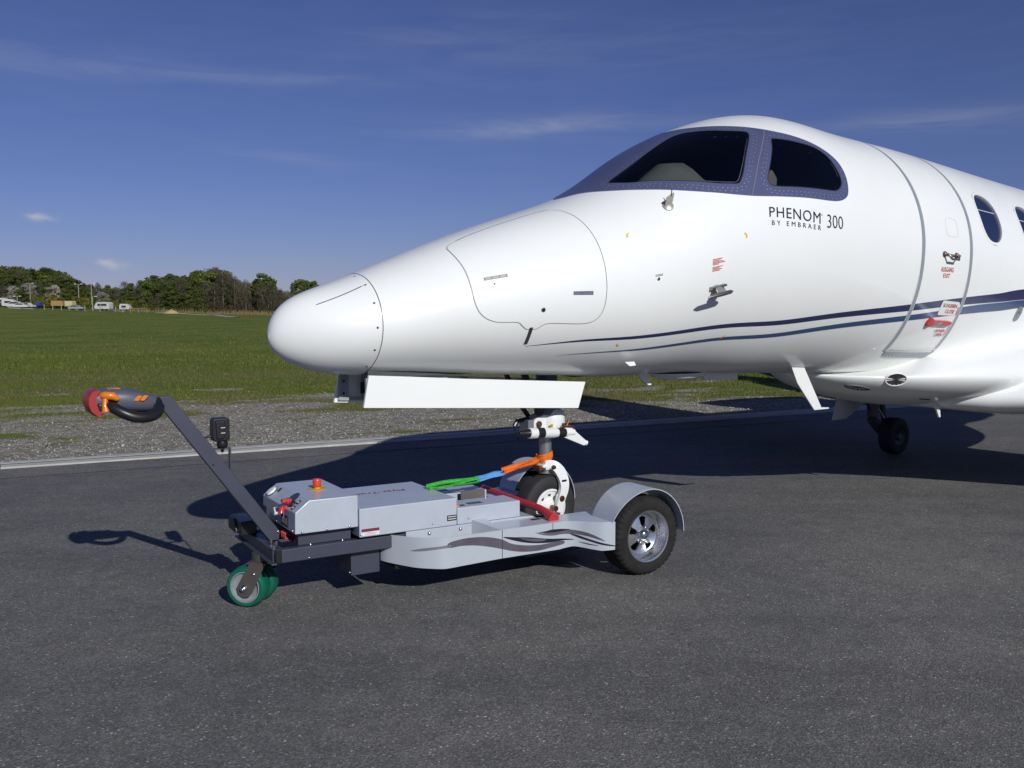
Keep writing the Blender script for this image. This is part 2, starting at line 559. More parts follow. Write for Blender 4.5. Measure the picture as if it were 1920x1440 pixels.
def asphalt(name, base, warm=(1, 1, 1), speck=0.35):
    m, nt, b = nodemat(name)
    tcn = N(nt, 'ShaderNodeTexCoord')
    vo = N(nt, 'ShaderNodeTexVoronoi', Scale=135.0, Randomness=1.0)
    nt.links.new(tcn.outputs['Object'], vo.inputs['Vector'])
    sep = N(nt, 'ShaderNodeSeparateColor')
    nt.links.new(vo.outputs['Color'], sep.inputs[0])
    k = base
    grain = ramp(nt, sep.outputs[0], [(0.0, tuple(k * 0.62 * w for w in warm)), (0.55, tuple(k * 0.95 * w for w in warm)), (0.88, tuple(k * 1.25 * w for w in warm)), (0.985, tuple(k * 1.6 * w for w in warm)), (1.0, tuple(k * 3.4 * w for w in warm))])
    vo2 = N(nt, 'ShaderNodeTexVoronoi', Scale=23.0)
    nt.links.new(tcn.outputs['Object'], vo2.inputs['Vector'])
    sep2 = N(nt, 'ShaderNodeSeparateColor')
    nt.links.new(vo2.outputs['Color'], sep2.inputs[0])
    mm = N(nt, 'ShaderNodeMath', operation='LESS_THAN'); mm.inputs[1].default_value = 0.11
    nt.links.new(vo2.outputs['Distance'], mm.inputs[0])
    m2 = N(nt, 'ShaderNodeMath', operation='GREATER_THAN'); m2.inputs[1].default_value = 0.90
    nt.links.new(sep2.outputs[1], m2.inputs[0])
    m3 = N(nt, 'ShaderNodeMath', operation='MULTIPLY'); nt.links.new(mm.outputs[0], m3.inputs[0]); nt.links.new(m2.outputs[0], m3.inputs[1])
    m4 = N(nt, 'ShaderNodeMath', operation='MULTIPLY'); m4.inputs[1].default_value = speck; nt.links.new(m3.outputs[0], m4.inputs[0])
    col = mixrgb(nt, m4.outputs[0], grain, (0.50, 0.49, 0.46))
    big = N(nt, 'ShaderNodeTexNoise', Scale=0.55, Detail=6.0, Roughness=0.6)
    nt.links.new(tcn.outputs['Object'], big.inputs['Vector'])
    col = mixrgb(nt, 1.0, col, ramp(nt, big.outputs['Fac'], [(0.30, (0.76, 0.77, 0.80)), (0.5, (1.0, 1.0, 1.0)), (0.70, (1.18, 1.17, 1.13))]), 'MULTIPLY')
    mp = N(nt, 'ShaderNodeMapping'); mp.inputs['Rotation'].default_value = (0, 0, -KA); mp.inputs['Scale'].default_value = (0.12, 1.6, 1)
    nt.links.new(tcn.outputs['Object'], mp.inputs['Vector'])
    lane = N(nt, 'ShaderNodeTexNoise', Scale=1.0, Detail=4.0, Roughness=0.55)
    nt.links.new(mp.outputs[0], lane.inputs['Vector'])
    col = mixrgb(nt, 1.0, col, ramp(nt, lane.outputs['Fac'], [(0.32, (0.86, 0.86, 0.87)), (0.5, (1.0, 1.0, 1.0)), (0.7, (1.10, 1.095, 1.08))]), 'MULTIPLY')
    fine = N(nt, 'ShaderNodeTexNoise', Scale=6.0, Detail=8.0, Roughness=0.75)
    nt.links.new(tcn.outputs['Object'], fine.inputs['Vector'])
    col = mixrgb(nt, 1.0, col, ramp(nt, fine.outputs['Fac'], [(0.3, (0.8, 0.8, 0.8)), (0.7, (1.18, 1.18, 1.17))]), 'MULTIPLY')
    sp = N(nt, 'ShaderNodeTexVoronoi', Scale=0.55)
    wv = N(nt, 'ShaderNodeTexNoise', Scale=9.0, Detail=3.0)
    nt.links.new(tcn.outputs['Object'], wv.inputs['Vector'])
    wm = mixrgb(nt, 0.06, tcn.outputs['Object'], wv.outputs['Color'])
    nt.links.new(wm, sp.inputs['Vector'])
    s5 = N(nt, 'ShaderNodeSeparateColor'); nt.links.new(sp.outputs['Color'], s5.inputs[0])
    rad = N(nt, 'ShaderNodeMapRange'); rad.inputs['From Min'].default_value = 0.55; rad.inputs['From Max'].default_value = 1.0; rad.inputs['To Min'].default_value = 0.0; rad.inputs['To Max'].default_value = 0.045
    nt.links.new(s5.outputs[0], rad.inputs['Value'])
    ltn = N(nt, 'ShaderNodeMath', operation='LESS_THAN'); nt.links.new(sp.outputs['Distance'], ltn.inputs[0]); nt.links.new(rad.outputs[0], ltn.inputs[1])
    lm = N(nt, 'ShaderNodeMath', operation='MULTIPLY'); lm.inputs[1].default_value = 0.6; nt.links.new(ltn.outputs[0], lm.inputs[0])
    col = mixrgb(nt, lm.outputs[0], col, (0.02, 0.02, 0.02))
    nt.links.new(col, b.inputs['Base Color'])
    b.inputs['Roughness'].default_value = 0.82
    b.inputs['Specular IOR Level'].default_value = 0.3
    bp = N(nt, 'ShaderNodeBump'); bp.inputs['Strength'].default_value = 0.55; bp.inputs['Distance'].default_value = 0.004
    nt.links.new(vo.outputs['Distance'], bp.inputs['Height'])
    nt.links.new(bp.outputs[0], b.inputs['Normal'])
    return m

M_asph = asphalt('apron_asphalt', 0.137, (1.02, 1.0, 0.965), 0.18)
M_asph2 = asphalt('edge_band_asphalt', 0.150, (1.03, 0.99, 0.94), 0.12)
BIG = 900
sheet('apron', [gpt(-BIG, -BIG), gpt(BIG, -BIG), gpt(BIG, -0.02), gpt(-BIG, -0.02)], 0.0, M_asph)
sheet('asphalt_band', [gpt(-120, -0.62), gpt(260, -0.62), gpt(260, -0.021), gpt(-120, -0.021)], 0.004, M_asph2)

M_conc = mat('kerb_concrete', (0.42, 0.42, 0.39), 0.85, var=0.16, vscale=3.0, bump=0.3, bscale=60)
M_line = mat('white_line_paint', (0.66, 0.66, 0.63), 0.7, var=0.10, vscale=5.0, bump=0.2, bscale=90)
kb = MB()
for i in range(-60, 130):
    a0, a1 = i * 2.0 + 0.004, i * 2.0 + 1.996
    P = [gpt(a0, -0.02), gpt(a1, -0.02), gpt(a1, 0.36), gpt(a0, 0.36)]
    zt = 0.022 + 0.003 * math.sin(i * 1.7)
    kb.add([(p[0], p[1], -0.1) for p in P] + [(p[0], p[1], zt) for p in P], [(0, 3, 2, 1), (4, 5, 6, 7), (0, 1, 5, 4), (1, 2, 6, 5), (2, 3, 7, 6), (3, 0, 4, 7)])
tag(kb.build('kerb', M_conc, smooth=None), kind='structure')
lp = [gpt(-120, 0.135), gpt(260, 0.135), gpt(260, 0.185), gpt(-120, 0.185)]
sheet('edge_line', lp, 0.031, M_line)

# value noise used to scatter in patches
_tab = rng.random((256, 256))
def vnoise(x, y):
    def one(x, y):
        xi = np.floor(x).astype(int); yi = np.floor(y).astype(int); fx = x - xi; fy = y - yi
        fx = fx * fx * (3 - 2 * fx); fy = fy * fy * (3 - 2 * fy)
        g = lambda i, j: _tab[i % 256, j % 256]
        return (g(xi, yi) * (1 - fx) + g(xi + 1, yi) * fx) * (1 - fy) + (g(xi, yi + 1) * (1 - fx) + g(xi + 1, yi + 1) * fx) * fy
    return (one(x, y) + 0.5 * one(x * 2.1 + 9, y * 2.1 + 4) + 0.25 * one(x * 4.3 + 1, y * 4.3 + 7)) / 1.75

def grassiness(a, d):
    """0 bare gravel .. 1 turf, in patches drawn out along the kerb"""
    de = d + 0.24 * np.clip(a, -12, 14) - 1.6
    n = vnoise(a * 0.5 + 3, d * 1.3 + 5) * 0.65 + vnoise(a * 1.3 + 31, d * 2.6 + 17) * 0.35
    return np.clip((n - 0.5) * 5.6 + (de - 4.1) * 0.29 + 0.42, 0, 1)
def dryness(a, d):
    n = vnoise(a * 0.30 + 60, d * 0.55 + 20)
    return np.clip((n - 0.42) * 3.2, 0, 1) * np.clip(1.25 - d / 17, 0.12, 1)

# grass field beyond the kerb, with a gravelly verge
def field_material():
    m, nt, b = nodemat('verge_and_grass')
    tcn = N(nt, 'ShaderNodeTexCoord')
    geo = tcn.outputs['Object']
    mp = N(nt, 'ShaderNodeMapping', vector_type='TEXTURE')
    mp.inputs['Location'].default_value = (K0[0], K0[1], 0)
    mp.inputs['Rotation'].default_value = (0, 0, KA)
    nt.links.new(geo, mp.inputs['Vector'])
    sp = N(nt, 'ShaderNodeSeparateXYZ')
    nt.links.new(mp.outputs[0], sp.inputs[0])
    ac = N(nt, 'ShaderNodeClamp'); ac.inputs[1].default_value = -12.0; ac.inputs[2].default_value = 14.0
    nt.links.new(sp.outputs[0], ac.inputs[0])
    de = N(nt, 'ShaderNodeMath', operation='MULTIPLY_ADD'); nt.links.new(ac.outputs[0], de.inputs[0]); de.inputs[1].default_value = 0.24; nt.links.new(sp.outputs[1], de.inputs[2])
    d_ = N(nt, 'ShaderNodeMath', operation='SUBTRACT'); nt.links.new(de.outputs[0], d_.inputs[0]); d_.inputs[1].default_value = 1.6
    d = d_.outputs[0]
    st = N(nt, 'ShaderNodeMapping'); st.inputs['Scale'].default_value = (0.5, 1.0, 1.0)
    nt.links.new(mp.outputs[0], st.inputs['Vector'])
    n1 = N(nt, 'ShaderNodeTexNoise', Scale=7.0, Detail=5.0, Roughness=0.7)
    nt.links.new(st.outputs[0], n1.inputs['Vector'])
    at = N(nt, 'ShaderNodeVertexColor'); at.layer_name = 'cover'
    cs = N(nt, 'ShaderNodeSeparateColor'); nt.links.new(at.outputs[0], cs.inputs[0])
    a = N(nt, 'ShaderNodeMath', operation='MULTIPLY_ADD'); nt.links.new(n1.outputs['Fac'], a.inputs[0]); a.inputs[1].default_value = 0.9
    nt.links.new(cs.outputs[0], a.inputs[2])
    gm = N(nt, 'ShaderNodeMapRange'); gm.inputs['From Min'].default_value = 0.62; gm.inputs['From Max'].default_value = 1.22
    nt.links.new(a.outputs[0], gm.inputs['Value'])
    n2 = N(nt, 'ShaderNodeTexNoise', Scale=0.16, Detail=7.0, Roughness=0.62)
    nt.links.new(geo, n2.inputs['Vector'])
    n3 = N(nt, 'ShaderNodeTexNoise', Scale=3.0, Detail=8.0, Roughness=0.72)
    nt.links.new(geo, n3.inputs['Vector'])
    g1 = ramp(nt, n2.outputs['Fac'], [(0.30, (0.078, 0.112, 0.016)), (0.46, (0.106, 0.143, 0.024)), (0.60, (0.145, 0.163, 0.036)), (0.74, (0.20, 0.18, 0.06))])
    g1 = mixrgb(nt, 1.0, g1, ramp(nt, n3.outputs['Fac'], [(0.25, (0.55, 0.58, 0.5)), (0.5, (1, 1, 1)), (0.75, (1.5, 1.45, 1.4))]), 'MULTIPLY')
    n4 = N(nt, 'ShaderNodeTexNoise', Scale=0.7, Detail=6.0, Roughness=0.65)
    nt.links.new(st.outputs[0], n4.inputs['Vector'])
    dr = N(nt, 'ShaderNodeMapRange'); dr.inputs['From Min'].default_value = 0.35; dr.inputs['From Max'].default_value = 0.65; dr.inputs['To Min'].default_value = 0.35
    nt.links.new(n4.outputs['Fac'], dr.inputs['Value'])
    dm = N(nt, 'ShaderNodeMath', operation='MULTIPLY'); nt.links.new(cs.outputs[1], dm.inputs[0]); nt.links.new(dr.outputs[0], dm.inputs[1])
    g1 = mixrgb(nt, dm.outputs[0], g1, (0.165, 0.145, 0.065))
    vo = N(nt, 'ShaderNodeTexVoronoi', Scale=26.0)
    nt.links.new(geo, vo.inputs['Vector'])
    sc = N(nt, 'ShaderNodeSeparateColor'); nt.links.new(vo.outputs['Color'], sc.inputs[0])
    stone = ramp(nt, sc.outputs[0], [(0.0, (0.165, 0.152, 0.122)), (0.5, (0.268, 0.25, 0.21)), (0.9, (0.37, 0.35, 0.31)), (1.0, (0.5, 0.48, 0.43))])
    stone = mixrgb(nt, 1.0, stone, ramp(nt, n3.outputs['Fac'], [(0.3, (0.65, 0.63, 0.6)), (0.7, (1.2, 1.2, 1.2))]), 'MULTIPLY')
    col = mixrgb(nt, gm.outputs[0], stone, g1)
    nt.links.new(col, b.inputs['Base Color'])
    b.inputs['Roughness'].default_value = 0.95
    b.inputs['Specular IOR Level'].default_value = 0.1
    bp = N(nt, 'ShaderNodeBump'); bp.inputs['Strength'].default_value = 0.8; bp.inputs['Distance'].default_value = 0.05
    nt.links.new(n3.outputs['Fac'], bp.inputs['Height'])
    nt.links.new(bp.outputs[0], b.inputs['Normal'])
    return m

M_field = field_material()
ds = np.concatenate([np.linspace(0.361, 14, 110), np.linspace(14.3, 60, 70), np.linspace(62, 330, 70), np.array([400, 600, 1000, 1800, 3500])])
asv = np.concatenate([np.array([-3500, -1500, -700]), np.linspace(-400, -30, 60), np.linspace(-28, -9, 30), np.linspace(-8.8, 18, 170), np.linspace(18.5, 40, 40), np.linspace(44, 400, 50), np.array([700, 1500, 3500])])
AA, DD = np.meshgrid(asv, ds)
X = K0[0] + AA * KU[0] + DD * KN[0]; Y = K0[1] + AA * KU[1] + DD * KN[1]
Z = terrain(X, Y)
V = np.stack([X.ravel(), Y.ravel(), Z.ravel()], 1)
nc = len(asv)
F = [(r * nc + c, r * nc + c + 1, (r + 1) * nc + c + 1, (r + 1) * nc + c) for r in range(len(ds) - 1) for c in range(nc - 1)]
fld = mk('grass_field', V, F, M_field, smooth=180)
ca_ = fld.data.color_attributes.new('cover', 'FLOAT_COLOR', 'POINT')
cv_ = np.ones((len(V), 4), np.float32)
cv_[:, 0] = grassiness(AA.ravel(), DD.ravel()); cv_[:, 1] = dryness(AA.ravel(), DD.ravel()); cv_[:, 2] = 0
ca_.data.foreach_set('color', cv_.ravel())
tag(fld, kind='structure')

def fastmesh(name, V, F, m, colattr=None):
    me = bpy.data.meshes.new(name)
    V = np.asarray(V, np.float32); F = np.asarray(F, np.int32)
    k = F.shape[1]
    me.vertices.add(len(V)); me.vertices.foreach_set('co', V.ravel())
    me.loops.add(F.size); me.loops.foreach_set('vertex_index', F.ravel())
    me.polygons.add(len(F)); me.polygons.foreach_set('loop_start', np.arange(0, F.size, k, dtype=np.int32))
    me.update(calc_edges=True)
    if colattr is not None:
        ca = me.color_attributes.new('tone', 'FLOAT_COLOR', 'POINT')
        c = np.ones((len(V), 4), np.float32); c[:, :3] = colattr
        ca.data.foreach_set('color', c.ravel())
    me.materials.append(m)
    o = bpy.data.objects.new(name, me)
    COL.objects.link(o)
    return o

def tone_mat(name, rough=0.9, trans=0.0, spec=0.2):
    m, nt, b = nodemat(name)
    a = N(nt, 'ShaderNodeVertexColor'); a.layer_name = 'tone'
    nt.links.new(a.outputs[0], b.inputs['Base Color'])
    b.inputs['Roughness'].default_value = rough
    b.inputs['Specular IOR Level'].default_value = spec
    return m

# loose stones of the verge
nS = 34000
a_ = rng.uniform(-7, 16, nS); d_ = 0.37 + rng.random(nS) ** 1.5 * 9.0
keep = (grassiness(a_, d_) < rng.uniform(0.15, 0.75, nS)) | (rng.random(nS) < 0.07)
a_, d_ = a_[keep], d_[keep]; nS = len(a_)
x_ = K0[0] + a_ * KU[0] + d_ * KN[0]; y_ = K0[1] + a_ * KU[1] + d_ * KN[1]; z_ = terrain(x_, y_)
sz = 0.006 + 0.013 * rng.random(nS) ** 2.2
big = rng.random(nS) < 0.02; sz[big] *= 2.0
octv = np.array([(1, 0, 0), (0, 1, 0), (-1, 0, 0), (0, -1, 0), (0, 0, 1), (0, 0, -1)], float)
octf = np.array([(0, 1, 4), (1, 2, 4), (2, 3, 4), (3, 0, 4), (1, 0, 5), (2, 1, 5), (3, 2, 5), (0, 3, 5)])
jit = octv[None] * rng.uniform(0.6, 1.3, (nS, 6, 3)) + rng.normal(0, 0.18, (nS, 6, 3))
jit[..., 2] *= 0.65
th = rng.uniform(0, 6.28, nS); c, s = np.cos(th), np.sin(th)
jx = jit[..., 0] * c[:, None] - jit[..., 1] * s[:, None]; jy = jit[..., 0] * s[:, None] + jit[..., 1] * c[:, None]
SV = np.stack([x_[:, None] + jx * sz[:, None], y_[:, None] + jy * sz[:, None], z_[:, None] + (jit[..., 2] + 0.3) * sz[:, None]], -1).reshape(-1, 3)
SF = (octf[None] + (np.arange(nS) * 6)[:, None, None]).reshape(-1, 3)
tone = 0.20 + 0.24 * rng.random(nS) ** 1.5
tc3 = np.stack([tone * 1.04, tone * 0.99, tone * 0.88], 1)
gv = fastmesh('gravel', SV, SF, tone_mat('gravel_stone'), np.repeat(tc3, 6, 0))
tag(gv, 'loose grey and pale gravel along the concrete kerb', 'gravel', kind='stuff')

# grass blades
def blades(n, amin, amax, dmin, dmax, hmin, hmax, wid, edge, pw=1.0):
    a = rng.uniform(amin, amax, n); d = dmin + (dmax - dmin) * rng.random(n) ** pw
    keep = grassiness(a, d) > rng.uniform(edge - 0.1, edge + 0.65, n)
    a, d = a[keep], d[keep]; n = len(a)
    x = K0[0] + a * KU[0] + d * KN[0]; y = K0[1] + a * KU[1] + d * KN[1]; z = terrain(x, y)
    h = rng.uniform(hmin, hmax, n) * (0.55 + 0.9 * vnoise(x * 0.5, y * 0.5)); w = wid * rng.uniform(0.6, 1.4, n)
    t = rng.uniform(0, 6.28, n); lx = rng.normal(0, 0.45, n) * h; ly = rng.normal(0, 0.45, n) * h
    p0 = np.stack([x - np.cos(t) * w, y - np.sin(t) * w, z - 0.01], 1)
    p1 = np.stack([x + np.cos(t) * w, y + np.sin(t) * w, z - 0.01], 1)
    p2 = np.stack([x + lx, y + ly, z + h], 1)
    V = np.stack([p0, p1, p2], 1).reshape(-1, 3)
    F = np.arange(3 * n).reshape(-1, 3)
    patch = vnoise(x * 0.22 + 40, y * 0.22 + 11); dry = rng.random(n) < (0.06 + 0.75 * dryness(a, d))
    g = np.stack([0.062 + 0.072 * patch, 0.094 + 0.054 * patch, 0.012 + 0.014 * patch], 1) * rng.uniform(0.7, 1.3, (n, 1))
    g[dry] = np.array([0.14, 0.12, 0.055]) * rng.uniform(0.6, 1.5, (int(dry.sum()), 1))
    yel = rng.random(n) < 0.0008
    g[yel] = (0.45, 0.36, 0.02)
    return V, F, np.repeat(g, 3, 0)

parts = [blades(150000, -6, 14, 0.9, 9.0, 0.012, 0.045, 0.005, 0.22, 0.7),
         blades(120000, -12, 22, 5.0, 30, 0.025, 0.075, 0.008, 0.35, 1.3),
         blades(90000, -60, 25, 18, 200, 0.03, 0.10, 0.018, 0.0, 2.0),
         blades(900, -12, 12, 7, 28, 0.14, 0.32, 0.0035, 0.2, 1.0)]
off = 0; VV = []; FF = []; CC = []
for V, F, C_ in parts:
    VV.append(V); FF.append(F + off); CC.append(C_); off += len(V)
gr = fastmesh('grass', np.vstack(VV), np.vstack(FF), tone_mat('grass_blades', 0.8, spec=0.25), np.vstack(CC))
tag(gr, 'short patchy green grass of the airfield meadow', 'grass', kind='stuff')

# ------------------------------------------------------------------ the jet
JET = empty('business_jet', (-1.269, 4.859, 0), R(36))
tag(JET, 'white twin-stripe business jet, its nose wheel strapped onto the small tug', 'airplane')
KS = np.array([0, .12, .35, .75, 1.25, 1.75, 2.15, 2.5, 2.85, 3.25, 3.7, 4.3, 5.0, 6.0, 8.0, 10.0, 12.0, 14.0])
ZT = np.array([1.461, 1.658, 1.75, 1.901, 2.085, 2.245, 2.409, 2.627, 2.805, 2.948, 3.023, 2.988, 2.95, 2.877, 2.74, 2.66, 2.55, 2.35])
ZB = np.array([1.461, 1.32, 1.256, 1.237, 1.209, 1.186, 1.166, 1.164, 1.165, 1.139, 1.128, 1.099, 1.035, 1.048, 1.047, 1.15, 1.55, 2.05])
WD = np.array([0, .156, .29, .413, .517, .611, .67, .729, .768, .809, .832, .847, .866, .874, .867, .80, .52, .15])
FC = np.array([.498, .497, .489, .491, .498, .499, .5, .5, .501, .502, .504, .514, .531, .517, .507, .5, .5, .5])
KQ = np.sqrt(KS)

def spline2(y):
    n = len(KQ); h = np.diff(KQ); A = np.zeros((n, n)); B = np.zeros(n); A[0, 0] = A[-1, -1] = 1
    for i in range(1, n - 1):
        A[i, i - 1] = h[i - 1]; A[i, i] = 2 * (h[i - 1] + h[i]); A[i, i + 1] = h[i]
        B[i] = 6 * ((y[i + 1] - y[i]) / h[i] - (y[i] - y[i - 1]) / h[i - 1])
    return np.linalg.solve(A, B)

SPL = {k: (v, spline2(v)) for k, v in (('t', ZT), ('b', ZB), ('w', WD), ('f', FC))}

def spl(k, s):
    y, M = SPL[k]
    x = np.sqrt(np.clip(np.asarray(s, float), 0, 14.0))
    i = np.clip(np.searchsorted(KQ, x) - 1, 0, len(KQ) - 2)
    h = KQ[i + 1] - KQ[i]; a = (KQ[i + 1] - x) / h; b = (x - KQ[i]) / h
    return a * y[i] + b * y[i + 1] + ((a ** 3 - a) * M[i] + (b ** 3 - b) * M[i + 1]) * h * h / 6

def srf0(s, ph):
    s = np.asarray(s, float); ph = np.asarray(ph, float)
    T, B, W, Fc = spl('t', s), spl('b', s), spl('w', s), spl('f', s)
    Zc = B + (T - B) * Fc
    r = np.clip(s / 3, 0, 1); r = r * r * (3 - 2 * r)
    c, n = np.cos(ph), np.sin(ph)
    e = np.where(c >= 0, 2.0, 2 + 0.074 * r)
    y = W * np.sign(n) * np.abs(n) ** (2 / e)
    z = Zc + np.where(c >= 0, T - Zc, Zc - B) * np.sign(c) * np.abs(c) ** (2 / e)
    return np.stack([s, -y, z], -1)

def srf(s, ph, off=0.0, normal=False):
    s = np.asarray(s, float); ph = np.asarray(ph, float)
    P = srf0(s, ph)
    e = 1e-3
    su = srf0(np.maximum(s, 0.004) + e, ph) - srf0(np.maximum(s, 0.004) - e, ph)
    sv = srf0(np.maximum(s, 0.004), ph + e) - srf0(np.maximum(s, 0.004), ph - e)
    n = np.cross(sv, su)
    n /= np.linalg.norm(n, axis=-1, keepdims=True) + 1e-12
    P = P + n * np.asarray(off)[..., None] if np.ndim(off) else P + n * off
    return (P, n) if normal else P

RM = 0.82        # metres per radian used as the flat metric (s, phi*RM)
def D2(poly):    # (s, phi degrees) -> metric plane
    return np.array([(s, R(p) * RM) for s, p in poly])

def dilate(poly, d):
    P = np.array(poly, float); n = len(P)
    area = 0.5 * np.sum(P[:, 0] * np.roll(P[:, 1], -1) - np.roll(P[:, 0], -1) * P[:, 1])
    t = np.roll(P, -1, 0) - np.roll(P, 1, 0); t /= np.linalg.norm(t, axis=1, keepdims=True) + 1e-9
    nn = np.stack([t[:, 1], -t[:, 0]], 1) * (1 if area > 0 else -1)
    return P + nn * d

def mirror(poly):
    P = np.array(poly, float).copy(); P[:, 1] *= -1
    return P[::-1]

def patch(name, poly, off, m, parent, holes=(), res=0.035, skirt=None):
    V2, T = cdt(poly, holes, res)
    P, n = srf(V2[:, 0], V2[:, 1] / RM, off, True)
    T = T[:, ::-1]
    a = P[T]; fn = np.cross(a[:, 1] - a[:, 0], a[:, 2] - a[:, 0])
    if (fn * n[T[:, 0]]).sum() < 0:
        T = T[:, ::-1]
    V = P.tolist(); F = T.tolist(); NN = n.tolist()
    if skirt is not None:
        Q, _ = srf(V2[:, 0], V2[:, 1] / RM, skirt, True)
        b = len(V); V += Q.tolist(); 
        F += [(e[1], e[0], b + e[0], b + e[1]) for e in boundary(T)]
        return mk(name, V, F, m, parent, smooth=40)
    return mk(name, V, F, m, parent, smooth=180, normals=NN)

def ribbon(name, line, w, off, m, parent, res=0.02, closed=False):
    """flat band following a (metric) polyline on the skin"""
    L = resample(line, res, closed)
    n = len(L)
    if closed:
        t = np.roll(L, -1, 0) - np.roll(L, 1, 0)
    else:
        t = np.gradient(L, axis=0)
    t /= np.linalg.norm(t, axis=1, keepdims=True) + 1e-9
    nn = np.stack([-t[:, 1], t[:, 0]], 1)
    ww = np.asarray(w) if np.ndim(w) else np.full(n, w)
    if len(ww) != n:
        ww = np.interp(np.linspace(0, 1, n), np.linspace(0, 1, len(ww)), ww)
    A = L + nn * ww[:, None] / 2; B = L - nn * ww[:, None] / 2
    PA, nA = srf(A[:, 0], A[:, 1] / RM, off, True); PB, nB = srf(B[:, 0], B[:, 1] / RM, off, True)
    V = np.vstack([PA, PB]); NN = np.vstack([nA, nB])
    F = [(i, (i + 1) % n, n + (i + 1) % n, n + i) for i in range(n if closed else n - 1)]
    return mk(name, V, F, m, parent, smooth=180, normals=NN)

def band2(name, top, bot, off, m, parent, res=0.03):
    """band between two (s,phi) curves"""
    A = catmull(D2(top), 8, False); B = catmull(D2(bot), 8, False)
    mid = lambda Q: np.stack([np.interp(np.linspace(0, 1, 160), np.linspace(0, 1, len(Q)), Q[:, i]) for i in (0, 1)], 1)
    A, B = mid(A), mid(B)
    PA, nA = srf(A[:, 0], A[:, 1] / RM, off, True); PB, nB = srf(B[:, 0], B[:, 1] / RM, off, True)
    n = len(A)
    return mk(name, np.vstack([PA, PB]), [(i, i + 1, n + i + 1, n + i) for i in range(n - 1)], m, parent, smooth=180, normals=np.vstack([nA, nB]))

def skin_text(name, s, BL, BRc, TL, TR, m, parent, off=0.0025, bold=0.0, space=1.0, split=False):
    V, F, _ = text2d(s, bold, space)
    u, v = V[:, 0:1], V[:, 1:2]
    q = [np.array([p[0], R(p[1])]) for p in (BL, BRc, TL, TR)]
    W = q[0] * (1 - u) * (1 - v) + q[1] * u * (1 - v) + q[2] * (1 - u) * v + q[3] * u * v
    P, n = srf(W[:, 0], W[:, 1], off, True)
    if not split:
        return mk(name, P, F, m, parent, smooth=180, normals=n)
    par = list(range(len(P)))
    def find(i):
        while par[i] != i:
            par[i] = par[par[i]]; i = par[i]
        return i
    for f in F:
        for q in f[1:]:
            par[find(q)] = find(f[0])
    groups = {}
    for f in F:
        groups.setdefault(find(f[0]), []).append(f)
    for fs_ in groups.values():
        ids = sorted({i for f in fs_ for i in f}); mp_ = {i: k_ for k_, i in enumerate(ids)}
        mk('letter', P[ids], [tuple(mp_[i] for i in f) for f in fs_], m, parent, smooth=180, normals=n[ids])

# --- outlines (s from the nose in metres, angle round the body in degrees from the top)
frame_near = [(1.905, 0), (1.935, 4.5), (2.013, 10.5), (2.122, 24.0), (2.29, 39.2), (2.494, 52.5), (2.708, 61.3), (2.929, 67.2), (3.16, 70.3), (3.388, 72.4), (3.60, 74.1), (3.72, 74.2), (3.805, 72.6), (3.848, 69.2), (3.874, 62.2), (3.862, 55.6), (3.805, 50.2), (3.71, 45.5), (3.587, 41.2), (3.41, 35.6), (3.25, 29.0), (3.104, 21.8), (2.983, 13.5), (2.91, 5.0), (2.885, 0)]
fn_m = catmull(D2(frame_near), 5, False)
frame_all = np.vstack([fn_m, mirror(fn_m)[1:-1]])
def rounded(poly, k=4, r=0.25):
    P = [np.array(p, float) for p in poly]; out = []
    n = len(P)
    for i in range(n):
        a, b, c = P[i - 1], P[i], P[(i + 1) % n]
        p0 = b + (a - b) * r; p2 = b + (c - b) * r
        for q in range(k + 1):
            t = q / k
            out.append(p0 * (1 - t) ** 2 + b * 2 * t * (1 - t) + p2 * t * t)
    return np.array(out)
pane1 = rounded(D2([(2.160, 15.0), (2.455, 14.6), (2.815, 11.0), (2.951, 19.5), (3.071, 26.8), (3.227, 33.2), (3.027, 47.5), (2.919, 57.0), (2.862, 60.6), (2.70, 56.2), (2.485, 46.2), (2.243, 28.5)]), 4, 0.28)
pane2 = catmull(D2([(3.345, 40.6), (3.44, 42.2), (3.54, 44.3), (3.69, 47.8), (3.775, 53.0), (3.807, 60.5), (3.800, 66.0), (3.744, 69.4), (3.647, 70.2), (3.33, 67.8), (3.126, 65.5), (3.095, 62.5), (3.115, 59.3), (3.261, 47.2), (3.315, 42.0)]), 4)
panes = [pane1, mirror(pane1), pane2, mirror(pane2)]
def oval(s0, p0, a, b, n=40, lean=0.0, e=2.5):
    out = []
    for i in range(n):
        t = 2 * math.pi * i / n
        cx_, sy_ = math.cos(t), math.sin(t)
        x = a * math.copysign(abs(cx_) ** (2 / e), cx_); y = b * math.copysign(abs(sy_) ** (2 / e), sy_)
        out.append((s0 + x + lean * y, R(p0) * RM + y))
    return np.array(out)
cab_s = [5.705, 6.375, 7.045, 7.715, 8.4]
cabs = [oval(s, 68.2, 0.152, 0.192) for s in cab_s]
cabs_all = cabs + [mirror(c) for c in cabs]
bag_pts = [(1.664, 17.0), (1.452, 16.2), (1.18, 18.0), (1.05, 20.6), (0.992, 23.2), (0.968, 26.6), (0.963, 32.0), (0.964, 40.0), (0.972, 56.5), (0.976, 72.2), (0.988, 86.0), (1.03, 96.0), (1.111, 102.2), (1.24, 104.5), (1.275, 107.5), (1.31, 110.6), (1.37, 110.9), (1.40, 108.8), (1.45, 107.8), (1.66, 110.0), (1.745, 108.0), (1.784, 102.0), (1.796, 92.0), (1.797, 85.8), (1.797, 72.5), (1.795, 59.5), (1.788, 46.2), (1.772, 33.0), (1.735, 22.0)]
bag = catmull(D2(bag_pts), 5)

